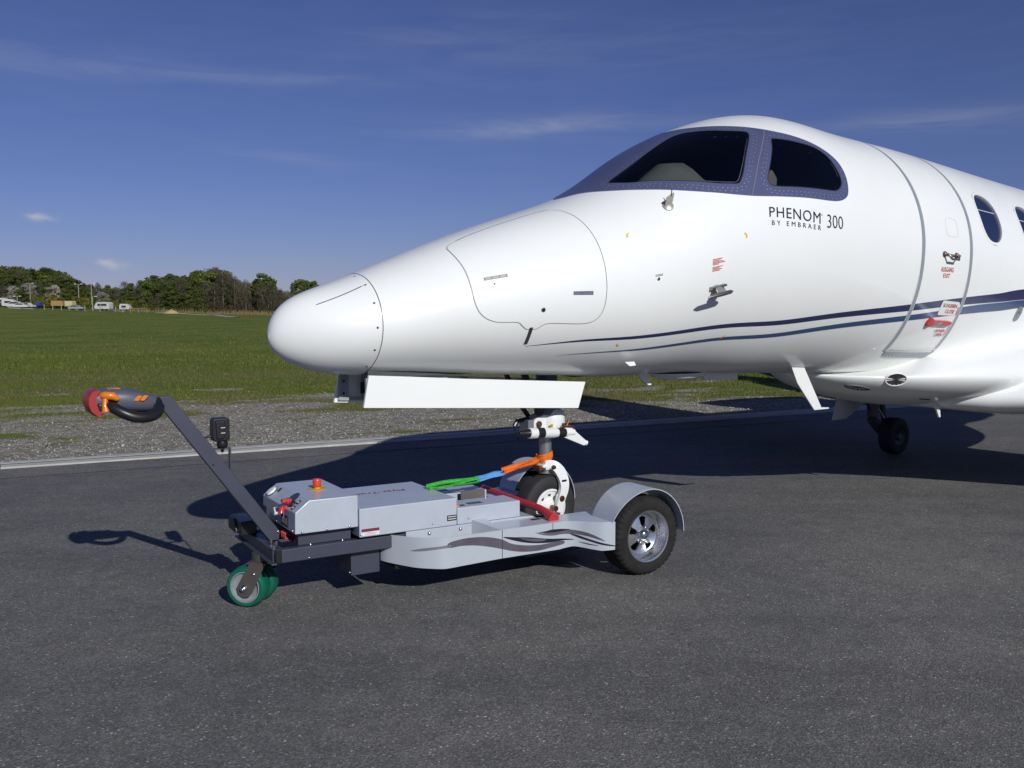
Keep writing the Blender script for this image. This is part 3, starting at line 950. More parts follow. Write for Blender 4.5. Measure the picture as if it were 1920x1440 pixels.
# --- skin: radome, then the body with real openings
def loft(name, s0, s1, n, m, parent, off=0.0, holes=(), bay=None, nphi=144, pinch=False):
    sv = np.linspace(math.sqrt(s0), math.sqrt(s1), n) ** 2
    ph = np.linspace(-math.pi, math.pi, nphi + 1)
    SS, PP = np.meshgrid(sv, ph, indexing='ij')
    P, Nn = srf(SS, PP, off, True)
    k = nphi + 1
    F = []
    sm = (sv[:-1] + sv[1:]) / 2; pm = (ph[:-1] + ph[1:]) / 2
    C2 = np.array([(a, b * RM) for a in sm for b in pm])
    kill = np.zeros(len(C2), bool)
    for h in holes:
        kill |= inpoly(C2, h)
    if bay:
        (b0, b1, hw) = bay
        mid = srf(C2[:, 0], C2[:, 1] / RM)
        kill |= (C2[:, 0] > b0) & (C2[:, 0] < b1) & (np.abs(mid[:, 1]) < hw) & (np.cos(C2[:, 1] / RM) < 0)
    idx = 0
    for i in range(n - 1):
        for j in range(nphi):
            if not kill[idx]:
                F.append((i * k + j, i * k + j + 1, (i + 1) * k + j + 1, (i + 1) * k + j))
            idx += 1
    return mk(name, P.reshape(-1, 3), F, m, parent, smooth=180, normals=Nn.reshape(-1, 3))

openings = [dilate(p, 0.014) for p in panes + cabs_all]
radome = loft('radome', 0.0, 0.488, 60, M_white, JET, nphi=120)
body = loft('fuselage', 0.492, 14.0, 520, M_white, JET, holes=openings, bay=(0.50, 2.02, 0.15), nphi=216)
liner = loft('cabin_lining', 0.40, 9.5, 260, M_dark, JET, off=-0.045, holes=[dilate(p, 0.02) for p in panes + cabs_all], bay=(0.46, 2.02, 0.17), nphi=120)
mb = MB()
mb.box(0.49, 2.03, -0.16, 0.16, 1.335, 1.345)
mb.box(0.49, 2.03, -0.165, -0.158, 1.235, 1.335); mb.box(0.49, 2.03, 0.158, 0.165, 1.235, 1.335)
mb.box(2.025, 2.035, -0.157, 0.157, 1.19, 1.335); mb.box(0.49, 0.496, -0.157, 0.157, 1.27, 1.335)
mb.build('gear_bay', mat('bay_primer', (0.06, 0.065, 0.07), 0.7, var=0.2), JET, None)
# tail cap
tailp = srf0(np.full(40, 14.0), np.linspace(-math.pi, math.pi, 41)[:-1])
mk('tail_cap', np.vstack([tailp, [[14.12, 0, 2.2]]]), [(i, (i + 1) % 40, 40) for i in range(40)], M_white, JET)

# --- windshield frame, glass, rivets
wf = patch('windshield_frame', frame_all, 0.006, M_frame, JET, holes=[dilate(p, -0.002) for p in panes], res=0.03, skirt=-0.012)
for p in (pane1, mirror(pane1)):
    patch('windshield', dilate(p, 0.004), 0.0015, M_wsglass, JET, res=0.05)
for p in (pane2, mirror(pane2)):
    patch('side_window', dilate(p, 0.004), 0.0015, M_wsglass, JET, res=0.05)
for p, w in ((pane1, 0.011), (pane2, 0.011), (mirror(pane1), 0.011), (mirror(pane2), 0.011)):
    ribbon('window_seal', dilate(p, -0.004), w, 0.0035, M_black, wf, closed=True)
for sg in (1, -1):
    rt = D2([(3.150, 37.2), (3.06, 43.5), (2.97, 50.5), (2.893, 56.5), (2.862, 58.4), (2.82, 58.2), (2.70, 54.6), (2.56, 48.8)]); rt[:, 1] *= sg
    ribbon('retainer_glint', catmull(rt, 5, False), 0.0045, 0.0024, M_alud, wf)  # reflected rim highlight, put in as a pale strip along the retainer
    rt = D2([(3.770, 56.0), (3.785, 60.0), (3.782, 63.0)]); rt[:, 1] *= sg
    ribbon('retainer_glint', rt, 0.005, 0.0024, M_alud, wf)  # short strip drawn for the side window's edge highlight
    gl = np.array([(3.345, R(34.6) * RM), (3.20, R(44.5) * RM), (3.071, R(53.8) * RM), (2.928, R(67.0) * RM)]); gl[:, 1] *= sg
    ribbon('frame_joint', catmull(gl, 6, False), 0.004, 0.0072, mat('frame_joint_tan', (0.22, 0.19, 0.20), 0.6), wf)
rp = []
for P_, d in ((pane1, 0.028), (pane2, 0.026), (pane1, 0.050), (pane2, 0.046)):
    Q = dilate(P_, d)
    L = resample(Q, 0.002)
    step = 19 if d < 0.04 else 22
    for q in L[::step]:
        if inpoly(q[None], dilate(frame_all, -0.012))[0] and not any(inpoly(q[None], dilate(pp, 0.012))[0] for pp in panes):
            rp.append(q); rp.append(q * np.array([1, -1]))
mb = MB()
for q in rp:
    P, n = srf(np.array([q[0]]), np.array([q[1] / RM]), 0.0066, True)
    P = Vector(P[0]); n = Vector(n[0])
    a = n.orthogonal().normalized(); u = n.cross(a)
    V = [P + (a * math.cos(t) + u * math.sin(t)) * 0.0042 for t in [i * math.pi / 4 for i in range(8)]] + [P + n * 0.0012]
    mb.add(V, [(i, (i + 1) % 8, 8) for i in range(8)])
tag(mb.build('rivets', mat('rivet_bright', (0.42, 0.44, 0.5), 0.3, metal=0.6), wf), kind='stuff')
# wiper-like hump on the far pane edge
# --- cockpit furnishings
mb = MB()
prof = [(2.25, 2.02), (2.31, 2.28), (2.44, 2.43), (2.60, 2.53), (2.74, 2.55), (2.82, 2.47), (2.84, 2.0)]
mb.prism(prof, lambda p, d: (p[0], d, p[1] - 0.10 * (d / 0.55) ** 2), -0.55, 0.55)
g = MB()
ny = 14
for i in range(ny):
    for (x, z) in prof:
        y = -0.56 + 1.12 * i / (ny - 1)
        hump = 0.05 * (math.cos((abs(y) - 0.28) * 9) if abs(abs(y) - 0.28) < 0.175 else 0)
        g.v.append((x, y, z - 0.16 * (abs(y) / 0.56) ** 2.5 + (hump if z > 2.2 else 0)))
k = len(prof)
g.f = [[i * k + j, i * k + j + 1, (i + 1) * k + j + 1, (i + 1) * k + j] for i in range(ny - 1) for j in range(k - 1)]
g.build('glareshield', M_dash, JET, 60)
def seat(y0):
    s = MB()
    pr = [(3.42, 1.62), (3.36, 1.9), (3.43, 2.32), (3.50, 2.38), (3.55, 2.32), (3.50, 1.9), (3.54, 1.62)]
    s.prism(pr, lambda p, d: (p[0], d, p[1]), y0 - 0.2, y0 + 0.2)
    o = s.build('seat', M_seat, JET, 50, bevel=0.02)
    h = MB(); h.prism([(3.46, 2.40), (3.44, 2.52), (3.50, 2.58), (3.56, 2.52), (3.55, 2.40)], lambda p, d: (p[0], d, p[1]), y0 - 0.12, y0 + 0.12)
    h.build('headrest', M_seat, o, 50, bevel=0.015)
seat(-0.3); seat(0.3)
mb = MB(); mb.box(3.95, 3.97, -0.74, 0.74, 1.2, 2.90)
P = srf0(np.full(48, 3.96), np.linspace(-math.pi, math.pi, 49)[:-1]); P[:, 1] *= 0.93; P[:, 2] = 2.06 + (P[:, 2] - 2.06) * 0.93
mk('bulkhead', P, [tuple(range(48))], mat('bulkhead_grey', (0.14, 0.14, 0.14), 0.8), JET, None)

# --- cabin windows
for c in cabs_all:
    pn_ = patch('cabin_window', dilate(c, 0.004), -0.012, M_cabglass, JET, res=0.05)
    L = dilate(c, 0.002)
    n_ = len(L)
    V = []
    for off in (0.0012, -0.0125):
        V += srf(L[:, 0], L[:, 1] / RM, off).tolist()
    L2 = dilate(c, 0.022)
    V += srf(L2[:, 0], L2[:, 1] / RM, 0.0012).tolist()
    F = [(i, (i + 1) % n_, n_ + (i + 1) % n_, n_ + i) for i in range(n_)] + [(i, 2 * n_ + i, 2 * n_ + (i + 1) % n_, (i + 1) % n_) for i in range(n_)]
    mk('rim', V, F, M_white, pn_, smooth=40)
    blind = c[:, :].copy(); cs = c.mean(0)
    ribbon('blind_edge', np.array([(cs[0] - 0.135, cs[1] - 0.055), (cs[0] + 0.135, cs[1] - 0.055)]), 0.006, -0.0115, M_seamw, pn_)

# --- nose baggage door
bd = patch('baggage_door', dilate(bag, -0.004), 0.0016, M_white, JET, res=0.045)
ribbon('door_seam', bag, 0.0035, 0.0010, M_seam, bd, closed=True)
up_edge = catmull(D2([(1.70, 18.5), (1.664, 16.6), (1.452, 15.8), (1.18, 17.6), (1.05, 20.2)]), 6, False)
ribbon('bright_edge', up_edge, 0.003, 0.0022, M_chrome, bd)
def plate(name, sa, pa, sb, pb, w, m, parent, off=0.003):
    return ribbon(name, D2([(sa, pa), (sb, pb)]), w, off, m, parent, 0.01)
lt = plate('latch', 1.057, 67.6, 1.194, 68.8, 0.030, mat('latch_grey', (0.40, 0.40, 0.38), 0.35, metal=0.6), bd)
for f_ in (0.03, 0.33, 0.66, 0.97):
    a = 1.057 + 0.137 * f_; b_ = 67.6 + 1.2 * f_
    plate('latch_gap', a, b_ - 1.0, a + 0.0005, b_ + 1.0, 0.003, M_seam, bd, 0.0036)
for dp in (-1.0, 1.0):
    plate('latch_gap', 1.055, 67.6 + dp, 1.196, 68.8 + dp, 0.003, M_seam, bd, 0.0036)
lt2 = plate('latch', 1.578, 89.2, 1.703, 90.8, 0.030, M_alud, bd)
for f_ in (0.0, 0.36, 0.68, 1.0):
    a = 1.578 + 0.125 * f_; b_ = 89.2 + 1.6 * f_
    plate('latch_gap', a, b_ - 1.0, a + 0.0005, b_ + 1.0, 0.003, M_seam, bd, 0.0036)
for dp in (-1.0, 1.0):
    plate('latch_gap', 1.576, 89.2 + dp, 1.705, 90.8 + dp, 0.003, M_seam, bd, 0.0036)
def disc(name, s, p, r, m, parent, off=0.0025, dome=0.0, n=20):
    P, nn = srf(np.array([s]), np.array([R(p)]), off, True)
    P = Vector(P[0]); nn = Vector(nn[0]); a = nn.orthogonal().normalized(); u = nn.cross(a)
    V = [P + (a * math.cos(t) + u * math.sin(t)) * r for t in [i * 2 * math.pi / n for i in range(n)]]
    V2 = [P + nn * dome + (a * math.cos(t) + u * math.sin(t)) * r * 0.75 for t in [i * 2 * math.pi / n for i in range(n)]]
    return mk(name, V + V2, [(i, (i + 1) % n, n + (i + 1) % n, n + i) for i in range(n)] + [tuple(range(n, 2 * n))], m, parent, smooth=40)
disc('key_lock', 1.392, 97.5, 0.014, M_alud, bd, 0.002, 0.001)
disc('key_slot', 1.392, 97.5, 0.009, M_black, bd, 0.0035)
disc('drain_hole', 1.11, 73.0, 0.005, M_black, bd)
dr = plate('drag_strip', 1.335, 109.3, 1.333, 122.6, 0.022, mat('drain_strip_grey', (0.12, 0.12, 0.13), 0.4, metal=0.7), JET)
for p_ in (110.5, 112.6):
    disc('screw', 1.334, p_, 0.004, M_black, dr, 0.0042)

# --- radome details
plate('lightning_strip', 0.202, 48.2, 0.441, 37.8, 0.011, M_navy, radome, 0.003)
plate('lightning_strip', 0.202, -48.2, 0.441, -37.8, 0.011, M_navy, radome, 0.003)
for sg in (1, -1):
    for p_ in (13, 37.2, 63.2, 90.5, 116.7, 142):
        disc('screw', 0.463, sg * p_, 0.0058, M_black, radome, 0.001)
ribbon('radome_seam', np.array([(0.490, -R(150) * RM), (0.490, R(150) * RM)]), 0.0045, 0.0008, M_seam, radome)
plate('static_wick', 0.447, 37.4, 0.458, 37.0, 0.006, M_black, radome, 0.003)

# --- stripes
up_t = [(1.34, 124.6), (1.716, 121.8), (2.092, 121.86), (2.467, 123.15), (2.843, 124.06), (3.219, 123.83), (3.595, 122.31), (3.97, 119.72), (4.346, 116.52), (4.722, 113.23), (5.098, 110.25), (5.473, 107.71), (5.849, 105.27), (6.225, 102.0), (7.2, 96), (8.4, 89)]
up_b = [(1.34, 124.8), (1.721, 123.3), (2.101, 124.03), (2.482, 125.48), (2.862, 126.41), (3.243, 126.18), (3.624, 124.68), (4.004, 122.17), (4.385, 119.14), (4.766, 116.1), (5.146, 113.3), (5.527, 111.2), (5.907, 109.4), (6.288, 107.2), (7.2, 103), (8.4, 98)]
lo_t = [(1.576, 134.9), (1.938, 132.5), (2.301, 131.98), (2.663, 132.14), (3.026, 131.72), (3.388, 130.24), (3.751, 127.7), (4.113, 124.41), (4.476, 120.85), (4.838, 117.49), (5.201, 114.4), (5.563, 111.6), (5.926, 109.6), (6.288, 107.4), (7.2, 103.2), (8.4, 98.2)]
lo_b = [(1.576, 135.0), (1.942, 133.3), (2.308, 133.65), (2.674, 134.12), (3.04, 133.87), (3.406, 132.48), (3.772, 130.01), (4.139, 126.81), (4.505, 123.36), (4.871, 120.16), (5.237, 117.56), (5.603, 115.61), (5.969, 113.93), (6.335, 111.53), (7.2, 108), (8.4, 103)]
for sg in (1, -1):
    f_ = lambda L: [(s, sg * p) for s, p in L]
    band2('stripe', f_(up_t), f_(up_b), 0.0012, M_navy, body)
    band2('stripe', f_(lo_t), f_(lo_b), 0.0014, M_teal, body)

# --- lettering beside the cockpit
skin_text('lettering', 'PHENOM', (3.038, 78.2), (3.500, 83.9), (3.048, 73.9), (3.510, 79.3), M_letter, body, bold=0.0, space=1.1, split=True)
skin_text('lettering', '300', (3.568, 85.6), (3.735, 86.2), (3.575, 80.0), (3.738, 80.9), M_letter, body, bold=-0.008, space=1.0, split=True)
skin_text('lettering', 'BY EMBRAER', (3.052, 81.9), (3.503, 86.5), (3.054, 79.9), (3.505, 84.6), M_letter, body, bold=0.0, space=1.7, split=True)
disc('registered_mark', 3.522, 80.2, 0.006, mat('mark_grey', (0.35, 0.36, 0.38), 0.5), body)

# --- yellow corner marks of an access area
def corner_mark(s, p, a0, m=M_yel):
    L = []
    for i in range(9):
        t = R(a0 + i * 14)
        L.append((s + 0.022 * math.cos(t), R(p) * RM + 0.022 * math.sin(t)))
    return ribbon('corner_mark', np.array(L), 0.011, 0.002, m, body, 0.006)
corner_mark(2.022, 60.8, 150); corner_mark(2.812, 84.3, -80); corner_mark(1.994, 126.8, 90); corner_mark(2.826, 130.6, 10)
disc('static_port', 2.159, 90.2, 0.011, M_alud, body, 0.0015, 0.001); disc('static_hole', 2.159, 90.2, 0.006, M_black, body, 0.0035)
plate('port_caption', 2.135, 87.7, 2.19, 88.3, 0.003, M_letter, body); plate('port_caption', 2.137, 88.4, 2.188, 88.9, 0.003, M_letter, body)
rc = MB()
for i, wl in enumerate([0.075, 0.06, 0.085, 0.10, 0.05, 0.0, 0.08, 0.055, 0.075, 0.06]):
    if wl:
        plate('caution_text', 2.555, 90.2 + i * 0.55, 2.555 + wl, 90.2 + i * 0.55 + wl * 6, 0.004, M_redtxt, body)

# --- probes on the skin
def frame_at(s, p, off=0.0):
    P, n = srf(np.array([s]), np.array([R(p)]), off, True)
    n = Vector(n[0]); t = Vector(srf0(np.array([s + 0.01]), np.array([R(p)]))[0] - srf0(np.array([s - 0.01]), np.array([R(p)]))[0]).normalized()
    return Vector(P[0]), n, t, n.cross(t).normalized()
def pitot(sg):
    P, n, t, u = frame_at(2.595, 103.2 * sg)
    mb = MB()
    def fr_(a, b, c): return P + t * a + n * b + Vector((0, 0, 1)) * c
    mb.tube([fr_(0.02, 0.0, 0.0), fr_(0.0, 0.055, -0.008), fr_(-0.03, 0.098, -0.012)], [0.042, 0.034, 0.028], 12, flat=0.32)
    mb.tube([fr_(-0.15, 0.105, -0.012), fr_(-0.12, 0.105, -0.012), fr_(-0.03, 0.105, -0.012), fr_(0.03, 0.105, -0.012), fr_(0.05, 0.105, -0.012)], [0.004, 0.012, 0.014, 0.013, 0.004], 14)
    o = mb.build('pitot_probe', M_steel, JET, 50)
    b = MB()
    b.tube([fr_(-0.045, 0.001, 0.0), fr_(0.075, 0.001, 0.0)], 0.03, 12, flat=0.35); b.build('probe_base', M_steel, o, 50)
pitot(1); pitot(-1)
def vane(sg):
    P, n, t, u = frame_at(2.330, 54.5 * sg)
    mb = MB()
    mb.lathe([(0.0, 0.036), (0.008, 0.034), (0.014, 0.02), (0.016, 0.0)], P, n, 24)
    o = mb.build('angle_vane', mat('vane_beige', (0.45, 0.43, 0.38), 0.35, metal=0.4), JET, 40)
    b = MB(); up = Vector((0, 0, 1))
    A = P + n * 0.012
    b.add([A - t * 0.025, A + t * 0.035, A + t * 0.038 + n * 0.03 + up * 0.035, A - t * 0.02 + n * 0.03 + up * 0.03] +
          [A - t * 0.025 + u * 0.008, A + t * 0.035 + u * 0.008, A + t * 0.038 + n * 0.03 + up * 0.035 + u * 0.008, A - t * 0.02 + n * 0.03 + up * 0.03 + u * 0.008],
          [(0, 1, 2, 3), (7, 6, 5, 4), (0, 4, 5, 1), (1, 5, 6, 2), (2, 6, 7, 3), (3, 7, 4, 0)])
    b.build('blade', mat('vane_blade', (0.5, 0.48, 0.42), 0.35, metal=0.4), o, 40)
    c = MB(); c.cyl(A + n * 0.028 + up * 0.03 + t * 0.012, A + n * 0.038 + up * 0.062 + t * 0.014, 0.003); c.build('pin', M_black, o)
vane(1); vane(-1)

# --- passenger door
DF, DRr = 4.687, 5.336
pd = patch('passenger_door', np.array([(DF + 0.012, R(26) * RM), (DRr - 0.012, R(26) * RM), (DRr - 0.012, R(139.5) * RM), (DF + 0.012, R(139.5) * RM)]), 0.0007, M_white, JET, res=0.05)
for s_ in (DF, DRr):
    ribbon('door_band', np.array([(s_, R(3) * RM), (s_, R(140) * RM)]), np.array([0.010, 0.02, 0.036, 0.038, 0.038, 0.036]), 0.0022, M_band, pd)
    for sg in (-1, 1):
        ribbon('door_gap', np.array([(s_ + sg * 0.020, R(101) * RM), (s_ + sg * 0.020, R(137) * RM)]), 0.005, 0.0026, M_seamw, pd)
patch('door_sill', rounded(np.array([(4.70, R(139.3) * RM), (5.345, R(139.3) * RM), (5.30, R(143.2) * RM), (4.712, R(143.2) * RM)]), 3, 0.12), 0.006, M_band, pd, res=0.03, skirt=-0.004)
ribbon('sill_strip', np.array([(4.725, R(137.6) * RM), (5.33, R(136.9) * RM)]), 0.013, 0.006, M_whitep, pd)
for s_ in (4.76, 4.80, 4.84, 5.06, 5.10, 5.14):
    disc('bolt', s_, 142.0, 0.008, M_chrome, pd, 0.0065, 0.003)
vent = oval(5.075, 78.6, 0.078, 0.066, 28, 0.0, 4)
ribbon('handle_panel', vent, 0.002, 0.0016, mat('faint_seam', (0.5, 0.51, 0.5), 0.5), pd, closed=True)
def grab(pd):
    P, n, t, u = frame_at(5.045, 91.6)
    up = Vector((0, 0, 1))
    b = MB()
    b.tube([P - t * 0.085, P - t * 0.08 + n * 0.03, P - t * 0.05 + n * 0.045 - up * 0.035, P + t * 0.04 + n * 0.045 - up * 0.035, P + t * 0.07 + n * 0.03, P + t * 0.075], 0.0085, 10)
    b.tube([P - t * 0.08 + n * 0.012, P + t * 0.115 + n * 0.012], 0.006, 8)
    o = b.build('door_handle', M_steel, pd, 60)
    for q in (-0.085, 0.075):
        c = MB(); c.lathe([(0.0, 0.024), (0.008, 0.022), (0.02, 0.012), (0.022, 0.0)], P + t * q, n, 16)
        o2 = c.build('handle_boss', mat('boss_brown', (0.16, 0.11, 0.10), 0.4, metal=0.5), pd, 50)
grab(pd)
skin_text('exit_lettering', 'AUSGANG', (4.935, 98.6), (5.105, 98.4), (4.932, 96.6), (5.104, 96.4), M_redtxt, pd, bold=0.01)
skin_text('exit_lettering', 'EXIT', (4.975, 101.0), (5.065, 100.9), (4.975, 99.2), (5.066, 99.1), M_redtxt, pd, bold=0.01)
pl = patch('placard', rounded(np.array([(5.055, R(110.6) * RM), (5.285, R(110.9) * RM), (5.312, R(112.3) * RM), (5.305, R(117.4) * RM), (5.045, R(117.6) * RM)]), 3, 0.12), 0.004, M_whitep, pd, res=0.04)
skin_text('close_lettering', 'SCHLIEßEN', (5.080, 113.6), (5.272, 113.7), (5.075, 111.9), (5.268, 112.0), M_redtxt, pd, off=0.006, bold=0.008)
skin_text('close_lettering', 'CLOSE', (5.135, 116.4), (5.262, 116.4), (5.132, 114.6), (5.260, 114.6), M_redtxt, pd, off=0.006, bold=0.008)
def lever():
    poly = [(4.945, 121.9), (4.950, 120.6), (4.972, 119.2), (4.995, 119.0), (5.020, 119.9), (5.268, 120.2), (5.272, 121.4), (5.235, 122.3), (5.01, 122.0), (4.985, 123.1), (4.955, 123.2)]
    o = patch('door_lever', rounded(D2(poly), 3, 0.2), 0.022, M_red, pd, res=0.03, skirt=0.0)
    plate('lever_plate', 5.075, 121.0, 5.14, 121.1, 0.02, M_alud, pd, 0.0235)
lever()
skin_text('open_lettering', 'ÖFFNEN', (5.130, 126.6), (5.272, 126.4), (5.128, 124.6), (5.270, 124.4), M_redtxt, pd, bold=0.008)
skin_text('open_lettering', 'OPEN', (5.160, 129.0), (5.265, 128.8), (5.158, 127.1), (5.262, 126.9), M_redtxt, pd, bold=0.008)
ribbon('arrow', D2([(5.295, 122.6), (5.297, 125.0), (5.288, 128.6)]), 0.008, 0.003, M_redtxt, pd)
ribbon('arrow', D2([(5.297, 113.2), (5.300, 117.0)]), 0.008, 0.0062, M_redtxt, pd)

# oval light behind the door
patch('navigation_lens', oval(6.272, 115.2, 0.045, 0.062, 28), 0.006, mat('lens_grey', (0.30, 0.32, 0.33), 0.25, metal=0.5), JET, res=0.03, skirt=-0.002)
disc('lens_core', 6.272, 115.2, 0.022, M_alud, JET, 0.008, 0.002)

# --- wing-body fairing
fs = np.array([4.25, 4.40, 4.65, 5.0, 5.4, 5.8, 6.5, 7.5, 8.8, 9.8, 10.6])
fw = np.array([0.03, 0.24, 0.47, 0.68, 0.84, 0.93, 1.0, 1.03, 0.93, 0.65, 0.12])
fb = np.array([1.118, 1.03, 0.94, 0.862, 0.798, 0.765, 0.745, 0.76, 0.84, 0.99, 1.16])
ft = np.array([1.14, 1.115, 1.115, 1.154, 1.31, 1.39, 1.50, 1.52, 1.45, 1.35, 1.25])
fz = np.array([1.13, 1.095, 1.085, 1.08, 1.075, 1.065, 1.06, 1.06, 1.07, 1.1, 1.18])
sf = np.linspace(4.25, 10.6, 140)
def smooth_interp(x, xs, ys):
    P = catmull(np.stack([xs, ys], 1), 20, False)
    return np.interp(x, P[:, 0], P[:, 1])
w_, b_, t_, z_f = (smooth_interp(sf, fs, q) for q in (fw, fb, ft, fz))
phf = np.linspace(0, 2 * math.pi, 97)
V = []
for i in range(len(sf)):
    c, s = np.cos(phf), np.sin(phf)
    e = np.where(c >= 0, 2.0, 1.8)
    yy = w_[i] * np.sign(s) * np.abs(s) ** (2 / e)
    zz = z_f[i] + np.where(c >= 0, t_[i] - z_f[i], z_f[i] - b_[i]) * np.sign(c) * np.abs(c) ** (2 / e)
    V += [(sf[i], a, b) for a, b in zip(yy, zz)]
k = len(phf)
F = [(i * k + j, (i + 1) * k + j, (i + 1) * k + j + 1, i * k + j + 1) for i in range(len(sf) - 1) for j in range(k - 1)]
fair = mk('wing_fairing', V, F, M_white, JET, smooth=180)
def fair_frame(s, ang):
    def pt(s, a):
        w1, b1, t1, z1 = (float(np.interp(s, sf, q)) for q in (w_, b_, t_, z_f))
        c, n = math.cos(a), math.sin(a)
        ee = 2.0 if c >= 0 else 1.8
        y = w1 * math.copysign(abs(n) ** (2 / ee), n); z = z1 + (t1 - z1 if c >= 0 else z1 - b1) * math.copysign(abs(c) ** (2 / ee), c)
        return Vector((s, y, z))
    P = pt(s, ang); a = pt(s + 0.02, ang) - pt(s - 0.02, ang); b = pt(s, ang + 0.02) - pt(s, ang - 0.02)
    n = a.cross(b).normalized()
    if n.dot(P - Vector((s, 0, 1.1))) < 0: n = -n
    return P, n, a.normalized()
def fair_lamp(name, s, ang, r, m, ringm, tall=0.62):
    P, n, t = fair_frame(s, ang)
    u = n.cross(t).normalized()
    mb = MB(); V = []
    N_ = 28
    for (rr, h) in ((1.16, -0.006), (1.07, 0.005), (1.0, 0.004), (0.97, -0.012)):
        V += [P + n * h + t * (math.cos(2 * math.pi * i / N_) * r * rr) + u * (math.sin(2 * math.pi * i / N_) * r * rr * tall) for i in range(N_)]
    mb.add(V, [(q * N_ + i, q * N_ + (i + 1) % N_, (q + 1) * N_ + (i + 1) % N_, (q + 1) * N_ + i) for q in range(3) for i in range(N_)])
    o = mb.build(name, ringm, JET, 60)
    l = MB(); V = [P + n * 0.001] + [P + n * 0.001 + t * (math.cos(2 * math.pi * i / N_) * r) + u * (math.sin(2 * math.pi * i / N_) * r * tall) for i in range(N_)]
    for i in range(N_):
        if i % 2: V[i + 1] = V[i + 1] - n * 0.006
    l.add(V, [(0, 1 + i, 1 + (i + 1) % N_) for i in range(N_)])
    l.build('lens', m, o, 20)
fair_lamp('landing_light', 4.83, -(math.pi / 2 + 0.12), 0.082, M_lens, M_white, 0.62)
fair_lamp('landing_light', 4.83, (math.pi / 2 + 0.12), 0.082, M_lens, M_white, 0.62)
fair_lamp('air_intake', 4.66, -(math.pi / 2 + 0.68), 0.10, M_black, M_seam, 0.35)
mb = MB(); P, n, t = fair_frame(5.35, -(math.pi / 2 + 0.85)); mb.tube([P - t * 0.05, P + t * 0.05], 0.012, 8, flat=0.5); mb.build('drain_slot', M_black, JET)

# --- wings
def foil(t, n=26):
    x = 0.5 * (1 - np.cos(np.linspace(0, math.pi, n)))
    y = 5 * t * (0.2969 * np.sqrt(x) - 0.126 * x - 0.3516 * x ** 2 + 0.2843 * x ** 3 - 0.1036 * x ** 4)
    cam_ = 0.02 * 4 * x * (1 - x)
    return np.concatenate([np.stack([x, cam_ + y], 1)[::-1], np.stack([x, cam_ - y], 1)[1:]])
W_SEC = [(0.2, 5.45, 3.2, 0.90, 0.125), (0.6, 5.72, 2.9, 0.875, 0.14), (0.8, 5.88, 2.72, 0.87, 0.15), (1.0, 6.03, 2.58, 0.875, 0.15), (1.3, 6.20, 2.42, 0.89, 0.14), (1.8, 6.44, 2.22, 0.92, 0.13), (3.0, 6.95, 1.9, 1.0, 0.12), (5.2, 7.85, 1.40, 1.16, 0.11), (7.7, 8.85, 0.85, 1.36, 0.10)]
def wing(sg):
    V = []; nsec = []
    secs = W_SEC
    for (l, s0, c, z, t) in secs:
        f = foil(t)
        V += [(s0 + x * c, -sg * l, z + y * c) for x, y in f]
    k = len(foil(0.1))
    F = [(i * k + j, i * k + j + 1, (i + 1) * k + j + 1, (i + 1) * k + j) for i in range(len(secs) - 1) for j in range(k - 1)]
    F.append(tuple((len(secs) - 1) * k + j for j in range(k)))
    w = mk('wing', V, F, M_white, JET, smooth=60)
    V = []
    sec2 = [(1.06,) + tuple(np.array(W_SEC[3][1:]) * 0 + [np.interp(1.06, [q[0] for q in W_SEC], [q[i] for q in W_SEC]) for i in range(1, 5)])] + W_SEC[4:]
    for (l, s0, c, z, t) in sec2:
        f = foil(t); f = f[(f[:, 0] < 0.07)]
        V += [(s0 + x * c - 0.004, -sg * l, z + y * c * 1.03) for x, y in f]
    k = len(f)
    if len(V) == k * len(sec2):
        F = [(i * k + j, i * k + j + 1, (i + 1) * k + j + 1, (i + 1) * k + j) for i in range(len(sec2) - 1) for j in range(k - 1)]
        mk('leading_edge', V, F, mat('leading_edge_metal', (0.35, 0.38, 0.42), 0.42, metal=0.7), w, smooth=60)
wing(1); wing(-1)

# --- belly antennas
def blade(name, pts, th, m):
    mb = MB()
    V = []
    for (p, d) in ((pts, -th), (pts, th)):
        V += [(x, y + d, z) for x, y, z in p]
    n = len(pts)
    mb.add(V, [tuple(range(n))[::-1], tuple(range(n, 2 * n))] + [(i, (i + 1) % n, n + (i + 1) % n, n + i) for i in range(n)])
    return mb.build(name, m, JET, 30, bevel=0.002)
blade('blade_antenna', [(2.575, -0.06, 1.185), (2.645, -0.06, 1.185), (2.70, -0.07, 1.092), (2.672, -0.07, 1.088), (2.61, -0.065, 1.13)], 0.006, M_whitep)
mb = MB(); mb.lathe([(0.0, 0.30), (0.02, 0.28), (0.038, 0.18), (0.043, 0.0)], (0, 0, 0), (0, 0, -1), 40)
for i, v in enumerate(mb.v): mb.v[i] = (3.02 + v[0] * 0.85, -0.02 + v[1] * 0.5, 1.162 + v[2] * 1.25)
mb.build('dome_antenna', M_whitep, JET, 50)
blade('flat_antenna', [(3.26, 0.0, 1.17), (3.66, 0.0, 1.15), (3.655, 0.0, 1.082), (3.30, 0.0, 1.092)], 0.014, M_whitep)
blade('ventral_antenna', [(3.90, -0.30, 1.20), (4.05, -0.30, 1.19), (4.255, -0.32, 0.862), (4.35, -0.32, 0.855), (4.35, -0.32, 0.845), (4.17, -0.32, 0.845), (3.97, -0.31, 1.06)], 0.006, M_whitep)
blade('stall_strip', [(2.09, -0.455, 1.285), (2.17, -0.455, 1.285), (2.165, -0.475, 1.262), (2.115, -0.475, 1.258)], 0.006, M_whitep)
blade('drain_mast', [(5.62, -0.45, 0.80), (5.70, -0.45, 0.80), (5.72, -0.45, 0.70), (5.695, -0.45, 0.70), (5.655, -0.45, 0.765)], 0.008, M_whitep)

